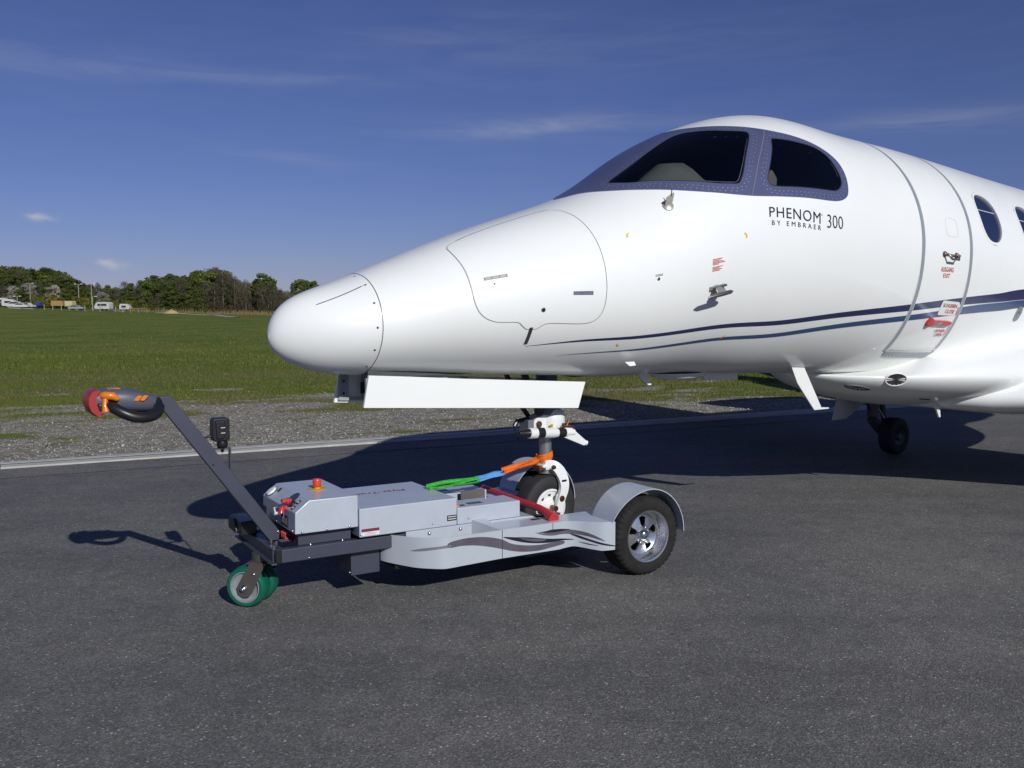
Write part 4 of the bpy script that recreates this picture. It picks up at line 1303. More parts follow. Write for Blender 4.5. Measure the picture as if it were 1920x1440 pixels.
# --- nose gear doors
def gear_door(sg):
    y = -sg * 0.172
    def pt(p, d):
        s, z = p
        return (s, y - sg * (1.26 - z) * 0.02 - sg * d, z)
    pts = [(0.484, 1.252), (0.75, 1.234), (1.1, 1.208), (1.5, 1.182), (2.005, 1.150), (1.945, 0.987), (1.45, 1.018), (0.95, 1.048), (0.45, 1.079)]
    mb = MB(); mb.prism(pts, pt, 0.0, 0.016)
    o = mb.build('nose_gear_door', M_white, JET, 20, bevel=0.002)
    r = MB()
    for s0, s1, z0, z1 in ((0.475, 0.53, 1.10, 1.235), (0.62, 0.66, 1.10, 1.235), (0.95, 0.99, 1.08, 1.22), (1.3, 1.34, 1.05, 1.19), (1.75, 1.79, 1.02, 1.155)):
        A = [(s0, z0), (s1, z0), (s1, z1), (s0, z1)]
        r.prism(A, pt, -0.018, -0.001)
    r.prism([(0.47, 1.092), (1.90, 1.005), (1.90, 1.02), (0.47, 1.108)], pt, -0.017, -0.001)
    r.build('stiffener', mat('door_inner_grey', (0.32, 0.34, 0.36), 0.5, var=0.1), o, 20)
    b = MB()
    for zz in (1.13, 1.20):
        b.lathe([(0, 0.008), (0.004, 0.006), (0.005, 0)], pt((0.50, zz), -0.02), (0, sg, 0), 10)
    b.build('bolt', M_black, o)
    return o
gear_door(1); gear_door(-1)
mb = MB(); mb.box(0.60, 0.72, 0.140, 0.146, 1.125, 1.19); mb.build('bay_placard', M_black, JET, None)

# --- nose gear
NGX = 1.83
mb = MB()
mb.cyl((NGX + 0.02, 0, 1.33), (NGX, 0, 0.94), 0.066, 0.072)
mb.build('gear_leg', mat('gear_leg_bluegrey', (0.10, 0.11, 0.15), 0.5), JET, 40)
mb = MB(); mb.tube([(1.50, 0.04, 1.30), (1.66, 0.05, 1.02), (1.74, 0.05, 0.92)], 0.016, 8); mb.tube([(1.58, -0.05, 1.30), (1.75, -0.05, 0.95)], 0.022, 8)
mb.build('drag_brace', M_black, JET, 60)
mb = MB()
mb.lathe([(0.975, 0.060), (0.968, 0.078), (0.945, 0.090), (0.88, 0.094), (0.852, 0.090), (0.846, 0.06)], (NGX + 0.045, 0, 0), (0, 0, 1), 32)
mb.prism([(1.70, 0.835), (1.70, 0.905), (1.73, 0.930), (1.86, 0.968), (1.88, 0.86)], lambda p, d: (p[0], d, p[1]), -0.052, 0.052)
collar = mb.build('gear_collar', M_whitep, JET, 45, bevel=0.006)
def pin(parent, p, ax, r, m1, m2, name='pivot_pin'):
    a = MB(); a.lathe([(-0.004, r), (0.006, r), (0.009, r * 0.86), (0.009, 0.0)], p, ax, 20); o = a.build(name, m1, parent, 40)
    b = MB(); b.lathe([(0.009, r * 0.55), (0.013, r * 0.5), (0.013, 0.0)], p, ax, 16); b.build('pin_head', m2, parent, 40)
pin(collar, (1.738, -0.055, 0.885), (0, -1, 0), 0.021, M_bronze, M_chrome)
pin(collar, (1.937, -0.04, 0.89), (0.8, -0.6, 0), 0.010, M_bronze, M_bronze)
mb = MB(); mb.cyl((1.81, -0.096, 0.852), (1.81, -0.096, 0.885), 0.008); mb.build('grease_nipple', M_yelplate, collar)
mb = MB(); mb.cyl((1.805, -0.09, 0.838), (1.805, -0.09, 0.856), 0.015); mb.cyl((1.77, -0.085, 0.838), (1.765, -0.085, 0.862), 0.011); mb.tube([(1.74, -0.085, 0.848), (1.79, -0.09, 0.848)], 0.005, 8); mb.build('hydraulic_fitting', M_bronze, collar)
mb = MB(); mb.tube([(1.63, 0.02, 0.90), (1.60, 0.01, 0.86), (1.62, 0, 0.79)], 0.006, 8); mb.tube([(1.70, 0.0, 0.92), (1.62, 0.02, 0.905), (1.60, 0.02, 0.875)], 0.014, 8); mb.build('hydraulic_hose', M_black, collar)
mb = MB()
mb.box(1.66, 1.71, -0.05, 0.05, 0.82, 0.915)
mb.build('link_bracket', mat('bracket_grey', (0.22, 0.23, 0.26), 0.45, metal=0.4), collar, 30, bevel=0.006)
mb = MB()
mb.lathe([(0.0, 0.0), (0.0, 0.030), (0.004, 0.034), (0.20, 0.034), (0.21, 0.030), (0.30, 0.030), (0.30, 0.022), (0.36, 0.022), (0.36, 0.0)], (1.625, -0.10, 0.842), (1, 0, -0.06), 28)
act = mb.build('steering_actuator', M_whitep, JET, 40)
mb = MB(); mb.lathe([(-0.075, 0.0), (-0.075, 0.012), (-0.055, 0.017), (-0.02, 0.020), (0.002, 0.028), (0.002, 0)], (1.625, -0.10, 0.842), (1, 0, -0.06), 20); mb.build('actuator_rod', M_black, act, 40)
mb = MB(); mb.lathe([(0.222, 0.0308), (0.282, 0.0308)], (1.625, -0.10, 0.842), (1, 0, -0.06), 28); mb.build('actuator_band', M_black, act, 40)
mb = MB(); mb.lathe([(0.055, 0.0346), (0.11, 0.0346)], (1.625, -0.10, 0.842), (1, 0, -0.06), 28); mb.build('actuator_label', M_black, act, 40)
mb = MB()
mb.prism([(1.90, 0.858), (1.96, 0.852), (2.07, 0.768), (2.085, 0.752), (2.085, 0.735), (2.06, 0.730), (1.90, 0.795)], lambda p, d: (p[0], -0.10 + d, p[1]), -0.014, 0.014)
mb.lathe([(-0.02, 0.0), (-0.02, 0.017), (0.02, 0.017), (0.02, 0.0)], (2.075, -0.10, 0.748), (0.85, -0.4, -0.35), 18)
arm_ = mb.build('tow_lug', M_whitep, JET, 40, bevel=0.002)
pin(arm_, (2.095, -0.108, 0.741), (0.85, -0.4, -0.35), 0.010, M_black, M_black)
mb = MB(); mb.cyl((1.905, -0.10, 0.852), (1.905, -0.10, 0.885), 0.014); mb.cyl((1.925, -0.10, 0.865), (1.945, -0.10, 0.905), 0.009); mb.tube([(1.88, -0.09, 0.86), (1.93, -0.1, 0.872), (1.975, -0.11, 0.85)], 0.008, 8); mb.build('sensor_cable', M_bronze, arm_)
mb = MB(); mb.cyl((NGX + 0.005, 0, 0.86), (NGX, 0, 0.56), 0.040, 0.040, 28); mb.build('shock_strut', mat('strut_steel', (0.34, 0.35, 0.36), 0.3, metal=0.7), JET, 40)
mb = MB(); mb.lathe([(0.838, 0.052), (0.832, 0.060), (0.815, 0.060), (0.812, 0.045)], (NGX + 0.01, 0, 0), (0, 0, 1), 28); mb.build('strut_gland', M_whitep, JET, 40)
def fork_arm(sg):
    path = [(1.795, 0.628), (1.845, 0.617), (1.885, 0.575), (1.906, 0.52), (1.906, 0.46), (1.888, 0.41), (1.872, 0.36), (1.862, 0.315)]
    wid = [0.040, 0.062, 0.074, 0.072, 0.064, 0.056, 0.056, 0.070]
    P = catmull(np.array(path), 5, False); W_ = np.interp(np.linspace(0, 1, len(P)), np.linspace(0, 1, len(wid)), wid)
    t = np.gradient(P, axis=0); t /= np.linalg.norm(t, axis=1, keepdims=True); nn = np.stack([-t[:, 1], t[:, 0]], 1)
    A = P + nn * W_[:, None] / 2; B = P - nn * W_[:, None] / 2
    yy = np.interp(np.linspace(0, 1, len(P)), [0, 0.2, 0.5, 1], [0.035, 0.075, 0.098, 0.098])
    V = []
    for i in range(len(P)):
        for q, dy in ((A[i], -0.014), (A[i], 0.014), (B[i], 0.014), (B[i], -0.014)):
            V.append((q[0], -sg * (yy[i] + dy), q[1]))
    n = len(P)
    F = [(i * 4 + j, i * 4 + (j + 1) % 4, (i + 1) * 4 + (j + 1) % 4, (i + 1) * 4 + j) for i in range(n - 1) for j in range(4)] + [(3, 2, 1, 0), tuple((n - 1) * 4 + j for j in range(4))]
    o = mk('fork', V, F, M_whitep, JET, 40, bevel=0.004)
    pin(o, (1.880, -sg * 0.113, 0.405), (0, -sg, 0), 0.019, M_bronze, M_bronze)
    pin(o, (1.838, -sg * 0.082, 0.606), (0, -sg, 0), 0.014, M_bronze, M_chrome)
    b = MB(); b.box(1.882, 1.918, -sg * 0.1135, -sg * 0.1125, 0.512, 0.524); b.build('data_plate', M_black, o, None)
    l = MB(); l.prism([(1.84, 0.31), (1.90, 0.31), (1.905, 0.40), (1.885, 0.43), (1.86, 0.43), (1.85, 0.38)], lambda p, d: (p[0], -sg * d, p[1]), 0.074, 0.090); l.build('axle_link', M_whitep, o, 40, bevel=0.004)
    return o
fork_arm(1); fork_arm(-1)
mb = MB(); mb.box(1.77, 1.885, -0.06, 0.06, 0.585, 0.625); mb.build('fork_crown', M_whitep, JET, 40, bevel=0.01)
mb = MB(); mb.cyl((1.765, -0.03, 0.60), (1.765, 0.03, 0.60), 0.014); mb.cyl((1.74, -0.05, 0.59), (1.79, -0.05, 0.60), 0.012); mb.cyl((1.895, -0.02, 0.60), (1.915, -0.05, 0.60), 0.013); mb.build('crown_bolt', M_bronze, JET)

def wheel_tyre(name, c, R_, w, parent, m, grooves=True, axis=(0, 1, 0), hubr=0.5, blocks=False, n=72):
    """tyre as a lathe about y with rounded shoulders and grooves"""
    h = w / 2
    prof = [(-h * 0.80, R_ * hubr), (-h * 0.93, R_ * (hubr + 0.06)), (-h, R_ * (0.5 * hubr + 0.44)), (-h * 0.97, R_ * 0.90), (-h * 0.86, R_ * 0.955), (-h * 0.70, R_ * 0.982)]
    if grooves:
        for g in (-0.45, 0.0, 0.45):
            prof += [(h * (g - 0.045), R_ * (0.995 - 0.012 * abs(g))), (h * (g - 0.04), R_ * 0.965), (h * (g + 0.04), R_ * 0.965), (h * (g + 0.045), R_ * (0.995 - 0.012 * abs(g)))]
    else:
        prof += [(-h * 0.3, R_), (h * 0.3, R_)]
    prof += [(-a, b) for a, b in prof[:6][::-1]]
    V = []; F = []
    k = len(prof)
    for j in range(n):
        t = 2 * math.pi * j / n
        for i, (y, r) in enumerate(prof):
            rr = r
            if blocks and (i in (3, 4, 5, k - 4, k - 5, k - 6)) and j % 4 == 0:
                rr = r - R_ * 0.035
            V.append((c[0] + rr * math.cos(t), c[1] + y, c[2] + rr * math.sin(t)))
    for j in range(n):
        j2 = (j + 1) % n
        F += [(j * k + i, j2 * k + i, j2 * k + i + 1, j * k + i + 1) for i in range(k - 1)]
    return mk(name, V, F, m, parent, smooth=50)

NWZ = 0.345
nw = wheel_tyre('nose_wheel', (1.832, 0, NWZ), 0.207, 0.135, JET, M_rubber, hubr=0.56)
for sg in (1, -1):
    mb = MB()
    mb.lathe([(0.050, 0.120), (0.062, 0.118), (0.064, 0.108), (0.050, 0.100), (0.040, 0.060), (0.052, 0.050), (0.070, 0.030), (0.070, 0.0)], (1.832, 0, NWZ), (0, -sg, 0), 40)
    mb.build('rim', M_whitep, nw, 40)
    mb = MB()
    for i in range(8):
        t = i * math.pi / 4
        mb.lathe([(0.040, 0.013), (0.0455, 0.013), (0.046, 0.0)], (1.832 + 0.082 * math.cos(t), 0, NWZ + 0.082 * math.sin(t)), (0, -sg, 0), 12)
    mb.build('hub_hole', M_black, nw, 40)
mb = MB(); mb.cyl((1.832, -0.115, NWZ), (1.832, 0.115, NWZ), 0.018); mb.build('axle', M_bronze, nw)

# --- main gear
def main_gear(sg):
    y = -sg * 1.32
    mb = MB(); mb.tube([(7.50, y, 1.0), (7.50, y, 0.62), (7.48, y, 0.42)], [0.075, 0.07, 0.06], 16)
    mb.tube([(7.48, y, 0.40), (7.62, y, 0.28), (7.72, y, 0.205)], [0.06, 0.055, 0.05], 14)
    mb.tube([(7.58, y + sg * 0.02, 0.75), (7.70, y + sg * 0.02, 0.32)], 0.035, 12)
    o = mb.build('main_gear_leg', mat('main_leg_shaded', (0.09, 0.095, 0.10), 0.5), JET, 50)  # leg colour darkened to stand for the shade under the belly
    w = wheel_tyre('main_wheel', (7.72, y + sg * 0.12, 0.205), 0.205, 0.16, JET, M_rubber, hubr=0.5)
    for q in (1, -1):
        mb = MB(); mb.lathe([(0.06, 0.103), (0.073, 0.101), (0.068, 0.09), (0.05, 0.055), (0.08, 0.035), (0.08, 0.0)], (7.72, y + sg * 0.12, 0.205), (0, q, 0), 32); mb.build('rim', M_gunm, w, 40)  # dark coat chosen so the rims sink into the belly shade
    mb = MB(); mb.prism([(7.12, 0.80), (7.62, 0.78), (7.56, 0.56), (7.22, 0.40), (6.98, 0.40)], lambda p, d: (p[0], y - sg * 0.16 + d, p[1]), -0.01, 0.01)
    mb.build('main_gear_door', M_white, JET, 30, bevel=0.003)
    mb = MB(); mb.tube([(7.1, y, 0.9), (7.48, y, 0.5)], 0.03, 10); mb.tube([(7.54, y, 0.55), (7.72, y + sg * 0.06, 0.30)], 0.012, 8); mb.build('side_brace', M_alud, o)
main_gear(1); main_gear(-1)

# --- tail and engines
def slab(name, secs, m, parent=JET):
    """aerofoil loft through (origin, chord, thickness, span axis) sections"""
    V = []; k = None
    for (o, c, t, nrm) in secs:
        f = foil(t, 18); f[:, 1] -= 0.02 * 4 * f[:, 0] * (1 - f[:, 0]); k = len(f)
        V += [tuple(Vector(o) + Vector((x * c, 0, 0)) + Vector(nrm) * (y * c)) for x, y in f]
    F = [(i * k + j, i * k + j + 1, (i + 1) * k + j + 1, (i + 1) * k + j) for i in range(len(secs) - 1) for j in range(k - 1)]
    F += [tuple(range(k))[::-1], tuple((len(secs) - 1) * k + j for j in range(k))]
    return mk(name, V, F, m, parent, smooth=50)
slab('tail_fin', [((11.3, 0, 2.45), 3.0, 0.08, (0, 1, 0)), ((12.1, 0, 2.95), 2.4, 0.10, (0, 1, 0)), ((13.6, 0, 4.95), 1.5, 0.10, (0, 1, 0))], M_white)
slab('tailplane', [((14.75, -2.6, 5.02), 0.65, 0.09, (0, 0, 1)), ((13.75, 0, 4.98), 1.3, 0.11, (0, 0, 1)), ((14.75, 2.6, 5.02), 0.65, 0.09, (0, 0, 1))], M_white)
for sg in (1, -1):
    y = -sg * 1.28
    mb = MB(); mb.lathe([(0.35, 0.30), (0.05, 0.36), (0.0, 0.40), (0.06, 0.43), (0.7, 0.46), (1.5, 0.43), (2.2, 0.33), (2.45, 0.27), (2.3, 0.25)], (9.7, y, 2.38), (1, 0, 0), 40)
    en = mb.build('engine_nacelle', M_white, JET, 40)
    mb = MB(); mb.lathe([(0.36, 0.30), (0.36, 0.07), (0.22, 0.0)], (9.7, y, 2.38), (1, 0, 0), 32); mb.build('fan', M_dark, en, 40)
    mb = MB(); mb.lathe([(0.02, 0.37), (-0.012, 0.40), (0.03, 0.425), (0.10, 0.437)], (9.7, y, 2.38), (1, 0, 0), 40); mb.build('intake_lip', M_alud, en, 40)
    slab('engine_pylon', [((10.2, -sg * 0.55, 2.36), 1.7, 0.10, (0, 0, 1)), ((10.2, -sg * 1.0, 2.38), 1.5, 0.10, (0, 0, 1))], M_white)

# ------------------------------------------------------------------ the tug
TUG = empty('aircraft_tug', (0.458, 6.083, 0), R(31))
tag(TUG, 'low silver electric aircraft tug with green castors and tall tiller under the jet nose', 'aircraft tug')
# local axes: x towards the rear wheels, -y towards the near side, z up
def sheetbox(name, prof, y0, y1, m, parent, bevel=0.004):
    mb = MB(); mb.prism(prof, lambda p, d: (p[0], d, p[1]), y0, y1)
    return mb.build(name, m, parent, 20, bevel=bevel)
def bolt(parent, p, ax, r=0.007, m=M_zinc, name='bolt'):
    b = MB(); b.lathe([(0.0, r), (r * 0.5, r * 0.95), (r * 0.9, r * 0.6), (r, 0.0)], p, ax, 10)
    return b.build(name, m, parent, 60)

# chassis
mb = MB()
for y in (-0.25, 0.25):
    mb.box(-2.12, -0.35, y - 0.025, y + 0.025, 0.288, 0.358)
mb.box(-2.13, -2.07, -0.225, 0.44, 0.286, 0.350); mb.box(-2.15, -2.12, -0.275, 0.46, 0.28, 0.29)
mb.box(-0.6, -0.5, -0.225, 0.225, 0.20, 0.27)
chas = mb.build('chassis_beam', M_gunm, TUG, 20, bevel=0.004)
mb = MB(); mb.box(-2.125, -2.095, -0.2752, -0.2742, 0.289, 0.357); mb.build('beam_end_cap', M_black, chas, None)
for s_ in (-1.93, -1.75):
    bolt(chas, (s_, -0.24, 0.358), (0, 0, 1), 0.008)
bolt(chas, (-1.95, -0.275, 0.30), (0, -1, 0), 0.005)
mb = MB(); mb.box(-1.995, -1.70, -0.235, 0.235, 0.360, 0.429); inner = mb.build('drive_housing', M_gunm, TUG, 20, bevel=0.003)
mb = MB(); mb.box(-2.000, -1.9955, -0.18, 0.18, 0.362, 0.425); mb.build('connector_panel', M_black, inner, None)
mb = MB()
for i, y in enumerate((-0.12, -0.10, -0.08, -0.06)):
    mb.tube([(-1.999, y, 0.41), (-2.03, y - 0.005, 0.405), (-2.035, y - 0.02, 0.385), (-2.0, y - 0.03, 0.37)], 0.0055, 6)
mb.build('red_cable', M_redtxt, inner)
mb = MB(); mb.box(-1.69, -1.52, -0.205, 0.205, 0.143, 0.285); bb = mb.build('battery_box', M_gunm, TUG, 20, bevel=0.004)
bolt(bb, (-1.692, -0.19, 0.16), (-1, 0, 0), 0.006)
mb = MB(); mb.box(-1.46, -0.62, -0.28, 0.28, 0.16, 0.285); mb.build('underbody', M_black, TUG, 20, bevel=0.01)
mb = MB(); mb.box(-2.19, -2.10, 0.16, 0.40, 0.352, 0.432); mb.prism([(0.42, 0.352), (0.42, 0.40), (0.40, 0.43), (0.30, 0.43), (0.27, 0.40), (0.26, 0.352)], lambda p, d: (d, p[0] - 0.02, p[1]), -2.20, -2.09)
mb.build('plug_box', M_black, TUG, 25, bevel=0.006)
mb = MB(); mb.cyl((-2.105, -0.13, 0.35), (-2.105, -0.13, 0.385), 0.008, n=8); mb.cyl((-2.10, -0.20, 0.35), (-2.10, -0.20, 0.388), 0.008, n=8); mb.cyl((-2.115, -0.17, 0.35), (-2.115, -0.17, 0.362), 0.013, n=8); mb.cyl((-2.12, -0.225, 0.351), (-2.12, -0.225, 0.37), 0.012, n=8)
mb.build('stud', M_zinc, TUG, 40)

# castor, swivelled
CSW = Matrix.Translation((-2.10, 0, 0)) @ Matrix.Rotation(R(-43), 4, 'Z')
def cr(mb):
    mb.v = [tuple(CSW @ Vector(p)) for p in mb.v]
    return mb
mb = MB()
mb.cyl((0, 0, 0.286), (0, 0, 0.245), 0.075)
for y in (-0.098, 0.098):
    mb.prism([(-0.045, 0.250), (0.045, 0.250), (-0.035, 0.085), (-0.055, 0.062), (-0.085, 0.058), (-0.115, 0.075), (-0.122, 0.11)], lambda p, d: (p[0], y + d, p[1]), -0.004, 0.004)
mb.box(-0.06, 0.05, -0.102, 0.102, 0.244, 0.252)
cast = cr(mb).build('castor_fork', M_fork, TUG, 30, bevel=0.002)
def cbolt(p, r, m=M_zinc):
    q = CSW @ Vector(p); ax = CSW.to_3x3() @ Vector((0, -1, 0))
    bolt(cast, q, ax, r, m)
cbolt((-0.02, -0.103, 0.19), 0.008)
for y in (-0.055, 0.055):
    CR = 0.112
    h = 0.042
    mb = MB()
    mb.lathe([(-h, CR * 0.76), (-h, CR * 0.90), (-h * 0.8, CR * 0.97), (-h * 0.35, CR), (h * 0.35, CR), (h * 0.8, CR * 0.97), (h, CR * 0.90), (h, CR * 0.76)], (-0.08, y, CR), (0, 1, 0), 48)
    cw = cr(mb).build('castor_wheel', M_green, TUG, 45)
    for sg in (-1, 1):
        mb = MB(); mb.lathe([(h * 0.98, CR * 0.77), (h * 1.02, CR * 0.72), (h * 0.6, CR * 0.68), (h * 0.45, CR * 0.40), (h * 0.9, CR * 0.30), (h * 1.0, 0.0)], (-0.08, y, CR), (0, sg, 0), 36)
        cr(mb).build('wheel_core', M_wcore, cw, 40)
cbolt((-0.08, -0.104, 0.108), 0.020); cbolt((-0.08, -0.12, 0.108), 0.010, M_alud)

# console box at the front
AP = [(-2.028, 0.433), (-1.678, 0.433), (-1.678, 0.606), (-1.948, 0.606), (-2.026, 0.548)]
cons = sheetbox('control_console', AP, -0.29, 0.29, M_silver, TUG, 0.005)
for s_ in (-1.991, -1.855, -1.728):
    bolt(cons, (s_, -0.2905, 0.444), (0, -1, 0), 0.0065)
for y in (-0.25, -0.11, 0.03, 0.17, 0.26):
    bolt(cons, (-2.0285, y, 0.445), (-1, 0, 0), 0.005)
mb = MB(); mb.lathe([(0, 0.0), (0.0, 0.052), (0.0025, 0.052), (0.0025, 0.0)], (-1.805, 0.0, 0.6065), (0, 0, 1), 32); mb.build('stop_plate', M_yelplate, cons, 40)
mb = MB(); mb.lathe([(0.0, 0.018), (0.012, 0.018)], (-1.805, 0.0, 0.608), (0, 0, 1), 24); mb.build('button_collar', M_yelplate, cons, 40)
mb = MB(); mb.lathe([(0.010, 0.0), (0.010, 0.020), (0.014, 0.023), (0.050, 0.024), (0.054, 0.022), (0.054, 0.0)], (-1.805, 0.0, 0.608), (0, 0, 1), 28); mb.build('emergency_button', M_estop, cons, 40)
# sloping face frame
sl0 = Vector((-2.026, 0, 0.548)); sl1 = Vector((-1.948, 0, 0.606)); st = (sl1 - sl0).normalized(); sn = Vector((-st.z, 0, st.x))
def slp(y, f, h=0.0):
    q = sl0 + (sl1 - sl0) * f + sn * h
    return Vector((q.x, y, q.z))
mb = MB(); mb.lathe([(0.0, 0.048), (0.0025, 0.046), (0.0025, 0.0)], slp(-0.10, 0.62, 0.0006), sn, 30); dk = mb.build('switch_plate', M_gunm, cons, 40)
mb = MB(); mb.tube([slp(-0.12, 0.3, 0.003), slp(-0.12, 0.3, 0.03)], 0.016, 14); mb.box(-2.045, -1.99, -0.135, -0.105, 0.575, 0.592); mb.build('battery_switch', M_red, cons, 40, bevel=0.003)
mb = MB(); mb.tube([(-2.03, -0.13, 0.545), (-2.05, -0.135, 0.545), (-2.055, -0.14, 0.52)], 0.016, 12); mb.build('switch_key', M_red, cons, 50)
mb = MB(); mb.tube([(-2.045, -0.165, 0.54), (-2.05, -0.17, 0.50)], 0.004, 6); mb.build('key_ring', M_chrome, cons)
mb = MB(); mb.lathe([(0.0, 0.022), (0.012, 0.020), (0.013, 0.0)], slp(-0.165, 0.35, 0.0006), sn, 20); mb.build('key_switch', M_black, cons, 40)
for (y, f) in ((-0.205, 0.62), (-0.215, 0.2)):
    mb = MB(); c0 = slp(y, f, 0.0012); mb.add([c0 + st * a + Vector((0, b, 0)) + sn * h for h in (0, 0.001) for a, b in ((-0.014, -0.016), (0.014, -0.016), (0.014, 0.016), (-0.014, 0.016))], [(3, 2, 1, 0), (4, 5, 6, 7), (0, 1, 5, 4), (1, 2, 6, 5), (2, 3, 7, 6), (3, 0, 4, 7)]); mb.build('switch_label', M_black, cons, None)
    mb = MB(); c0 = slp(y, f, 0.0026); mb.add([c0 + st * a + Vector((0, b, 0)) for a, b in ((-0.006, -0.008), (0.006, -0.008), (0.006, 0.008), (-0.006, 0.008))], [(0, 1, 2, 3)]); mb.build('label_symbol', M_label, cons, None)
mb = MB(); mb.lathe([(0.0, 0.034), (0.006, 0.034), (0.014, 0.028), (0.016, 0.0)], slp(0.22, 0.4, 0.0006), sn, 28); mb.build('gauge', M_whiteplast, cons, 40)
mb = MB(); mb.lathe([(0.0, 0.037), (0.005, 0.036)], slp(0.22, 0.4, 0.0004), sn, 28); mb.build('gauge_bezel', M_black, cons, 40)
mb = MB(); c0 = slp(0.155, 0.72, 0.0012); mb.add([c0 + st * a + Vector((0, b, 0)) + sn * h for h in (0, 0.001) for a, b in ((-0.014, -0.014), (0.014, -0.014), (0.014, 0.014), (-0.014, 0.014))], [(3, 2, 1, 0), (4, 5, 6, 7), (0, 1, 5, 4), (1, 2, 6, 5), (2, 3, 7, 6), (3, 0, 4, 7)]); mb.build('switch_label', M_black, cons, None)
mb = MB(); mb.lathe([(0.0, 0.024), (0.012, 0.024), (0.016, 0.020), (0.016, 0.0)], (-2.0275, 0.035, 0.497), (-1, 0, 0), 24); mb.build('horn_button', M_whiteplast, cons, 40)
mb = MB(); mb.box(-2.0305, -2.0283, 0.225, 0.30 - 0.02, 0.437, 0.49); mb.build('charge_display', M_black, cons, None)
mb = MB(); mb.box(-2.0305, -2.0283, -0.17, -0.06, 0.447, 0.507); mb.build('warning_plate', M_black, cons, None)
mb = MB()
for i in range(4):
    mb.box(-2.0312, -2.0306, -0.16 + 0.024 * i, -0.147 + 0.024 * i, 0.46, 0.496 - 0.006 * (i % 2))
mb.build('warning_print', mat('print_grey', (0.3, 0.31, 0.33), 0.6), cons, None)

# hood
hood = sheetbox('hood', [(-1.676, 0.374), (-1.082, 0.374), (-1.082, 0.532), (-1.676, 0.532)], -0.301, 0.301, M_silver, TUG, 0.006)
V, F, sz_ = text2d('Flyer-Truck', 0.012, 1.1)
mk('hood_lettering', [(-1.24 - u * 0.34, 0.115 - v * 0.062, 0.5335) for u, v in V], F, mat('maroon_lettering', (0.32, 0.03, 0.07), 0.5), hood, None)
mb = MB(); mb.box(-1.665, -1.562, -0.3026, -0.3014, 0.383, 0.420); mb.build('type_label', M_label, hood, None)
mb = MB(); mb.box(-1.665, -1.562, -0.3032, -0.3027, 0.403, 0.420); mb.build('label_header', M_labelred, hood, None)
mb = MB(); 
for i, (a, b) in enumerate(((0.01, 0.06), (0.03, 0.095), (0.015, 0.08))): mb.box(-1.665 + a, -1.665 + b, -0.3032, -0.3027, 0.398 - i * 0.005, 0.3995 - i * 0.005)
mb.build('label_print', mat('print_dark', (0.15, 0.1, 0.12), 0.6), hood, None)
mb = MB(); mb.box(-1.146, -1.087, -0.3026, -0.3014, 0.404, 0.436); mb.build('notice_label', M_black, hood, None)
mb = MB()
for z0 in (0.424, 0.411):
    for i in range(9): mb.box(-1.140 + i * 0.0056, -1.1362 + i * 0.0056, -0.3032, -0.3027, z0, z0 + 0.006)
mb.build('notice_print', M_label, hood, None)
for p in ((-1.235, 0.402), (-1.678 + 0.012, 0.39)):
    bolt(hood, (p[0], -0.3015, p[1]), (0, -1, 0), 0.0065)
body_ = sheetbox('side_panel', [(-1.40, 0.20), (-0.56, 0.20), (-0.56, 0.366), (-0.66, 0.372), (-1.08, 0.372), (-1.40, 0.372)], -0.2975, 0.2975, M_silver, TUG, 0.003)
for p in ((-1.258, 0.348), (-1.06, 0.350)):
    bolt(body_, (p[0], -0.298, p[1]), (0, -1, 0), 0.011)
# lower equipment boxes both sides of the cradle
for sg in (-1, 1):
    c = sheetbox('equipment_box', [(-1.079, 0.3735), (-0.658, 0.3735), (-0.658, 0.472), (-1.079, 0.472)], sg * 0.299, sg * 0.105, M_silver, TUG, 0.005)
    bolt(c, (-1.007, sg * 0.2995, 0.405), (0, sg, 0), 0.0065); bolt(c, (-0.69, sg * 0.2995, 0.392), (0, sg, 0), 0.006)
    bolt(c, (-0.80, sg * 0.13, 0.472), (0, 0, 1), 0.005); bolt(c, (-0.95, sg * 0.13, 0.472), (0, 0, 1), 0.005)
    mb = MB(); mb.box(-0.975, -0.88, sg * 0.245, sg * 0.20, 0.4725, 0.4735); mb.build('box_label', mat('label_darkgreen', (0.05, 0.08, 0.08), 0.4), c, None)
    mb = MB(); mb.lathe([(0, 0.014), (0.008, 0.013), (0.009, 0)], (-1.055, sg * 0.245, 0.4725), (0, 0, 1), 16); mb.build('indicator_lamp', M_orange, c, 40)
    mb = MB(); mb.box(-1.035, -1.005, sg * 0.26, sg * 0.23, 0.4725, 0.4735); mb.build('lamp_label', M_black, c, None)
mb = MB(); mb.box(-0.87, -0.705, 0.045, 0.055, 0.374, 0.49); mb.box(-0.87, -0.705, -0.055, -0.045, 0.374, 0.44)
mb.build('cradle_plate', mat('cradle_brown_grey', (0.22, 0.19, 0.18), 0.35, metal=0.5), TUG, None)
mb = MB(); mb.box(-0.56, -0.05, -0.2, 0.2, 0.088, 0.125); mb.box(-0.10, -0.05, -0.2, 0.2, 0.125, 0.18); mb.build('wheel_tray', M_gunm, TUG, 20, bevel=0.004)
# red retaining bar in front of the nose wheel
mb = MB(); mb.tube([(-0.52, 0.40, 0.418), (-0.517, -0.30, 0.408), (-0.516, -0.36, 0.398), (-0.515, -0.45, 0.372)], [0.0215, 0.0215, 0.024, 0.036], 20, flat=1.0)
mb.build('retaining_bar', M_red, TUG, 30, bevel=0.003)
mb = MB(); mb.box(-0.50, -0.45, -0.33, -0.24, 0.365, 0.385); mb.cyl((-0.46, -0.30, 0.385), (-0.46, -0.30, 0.40), 0.02); mb.build('bar_latch', M_chrome, TUG, 30, bevel=0.004)

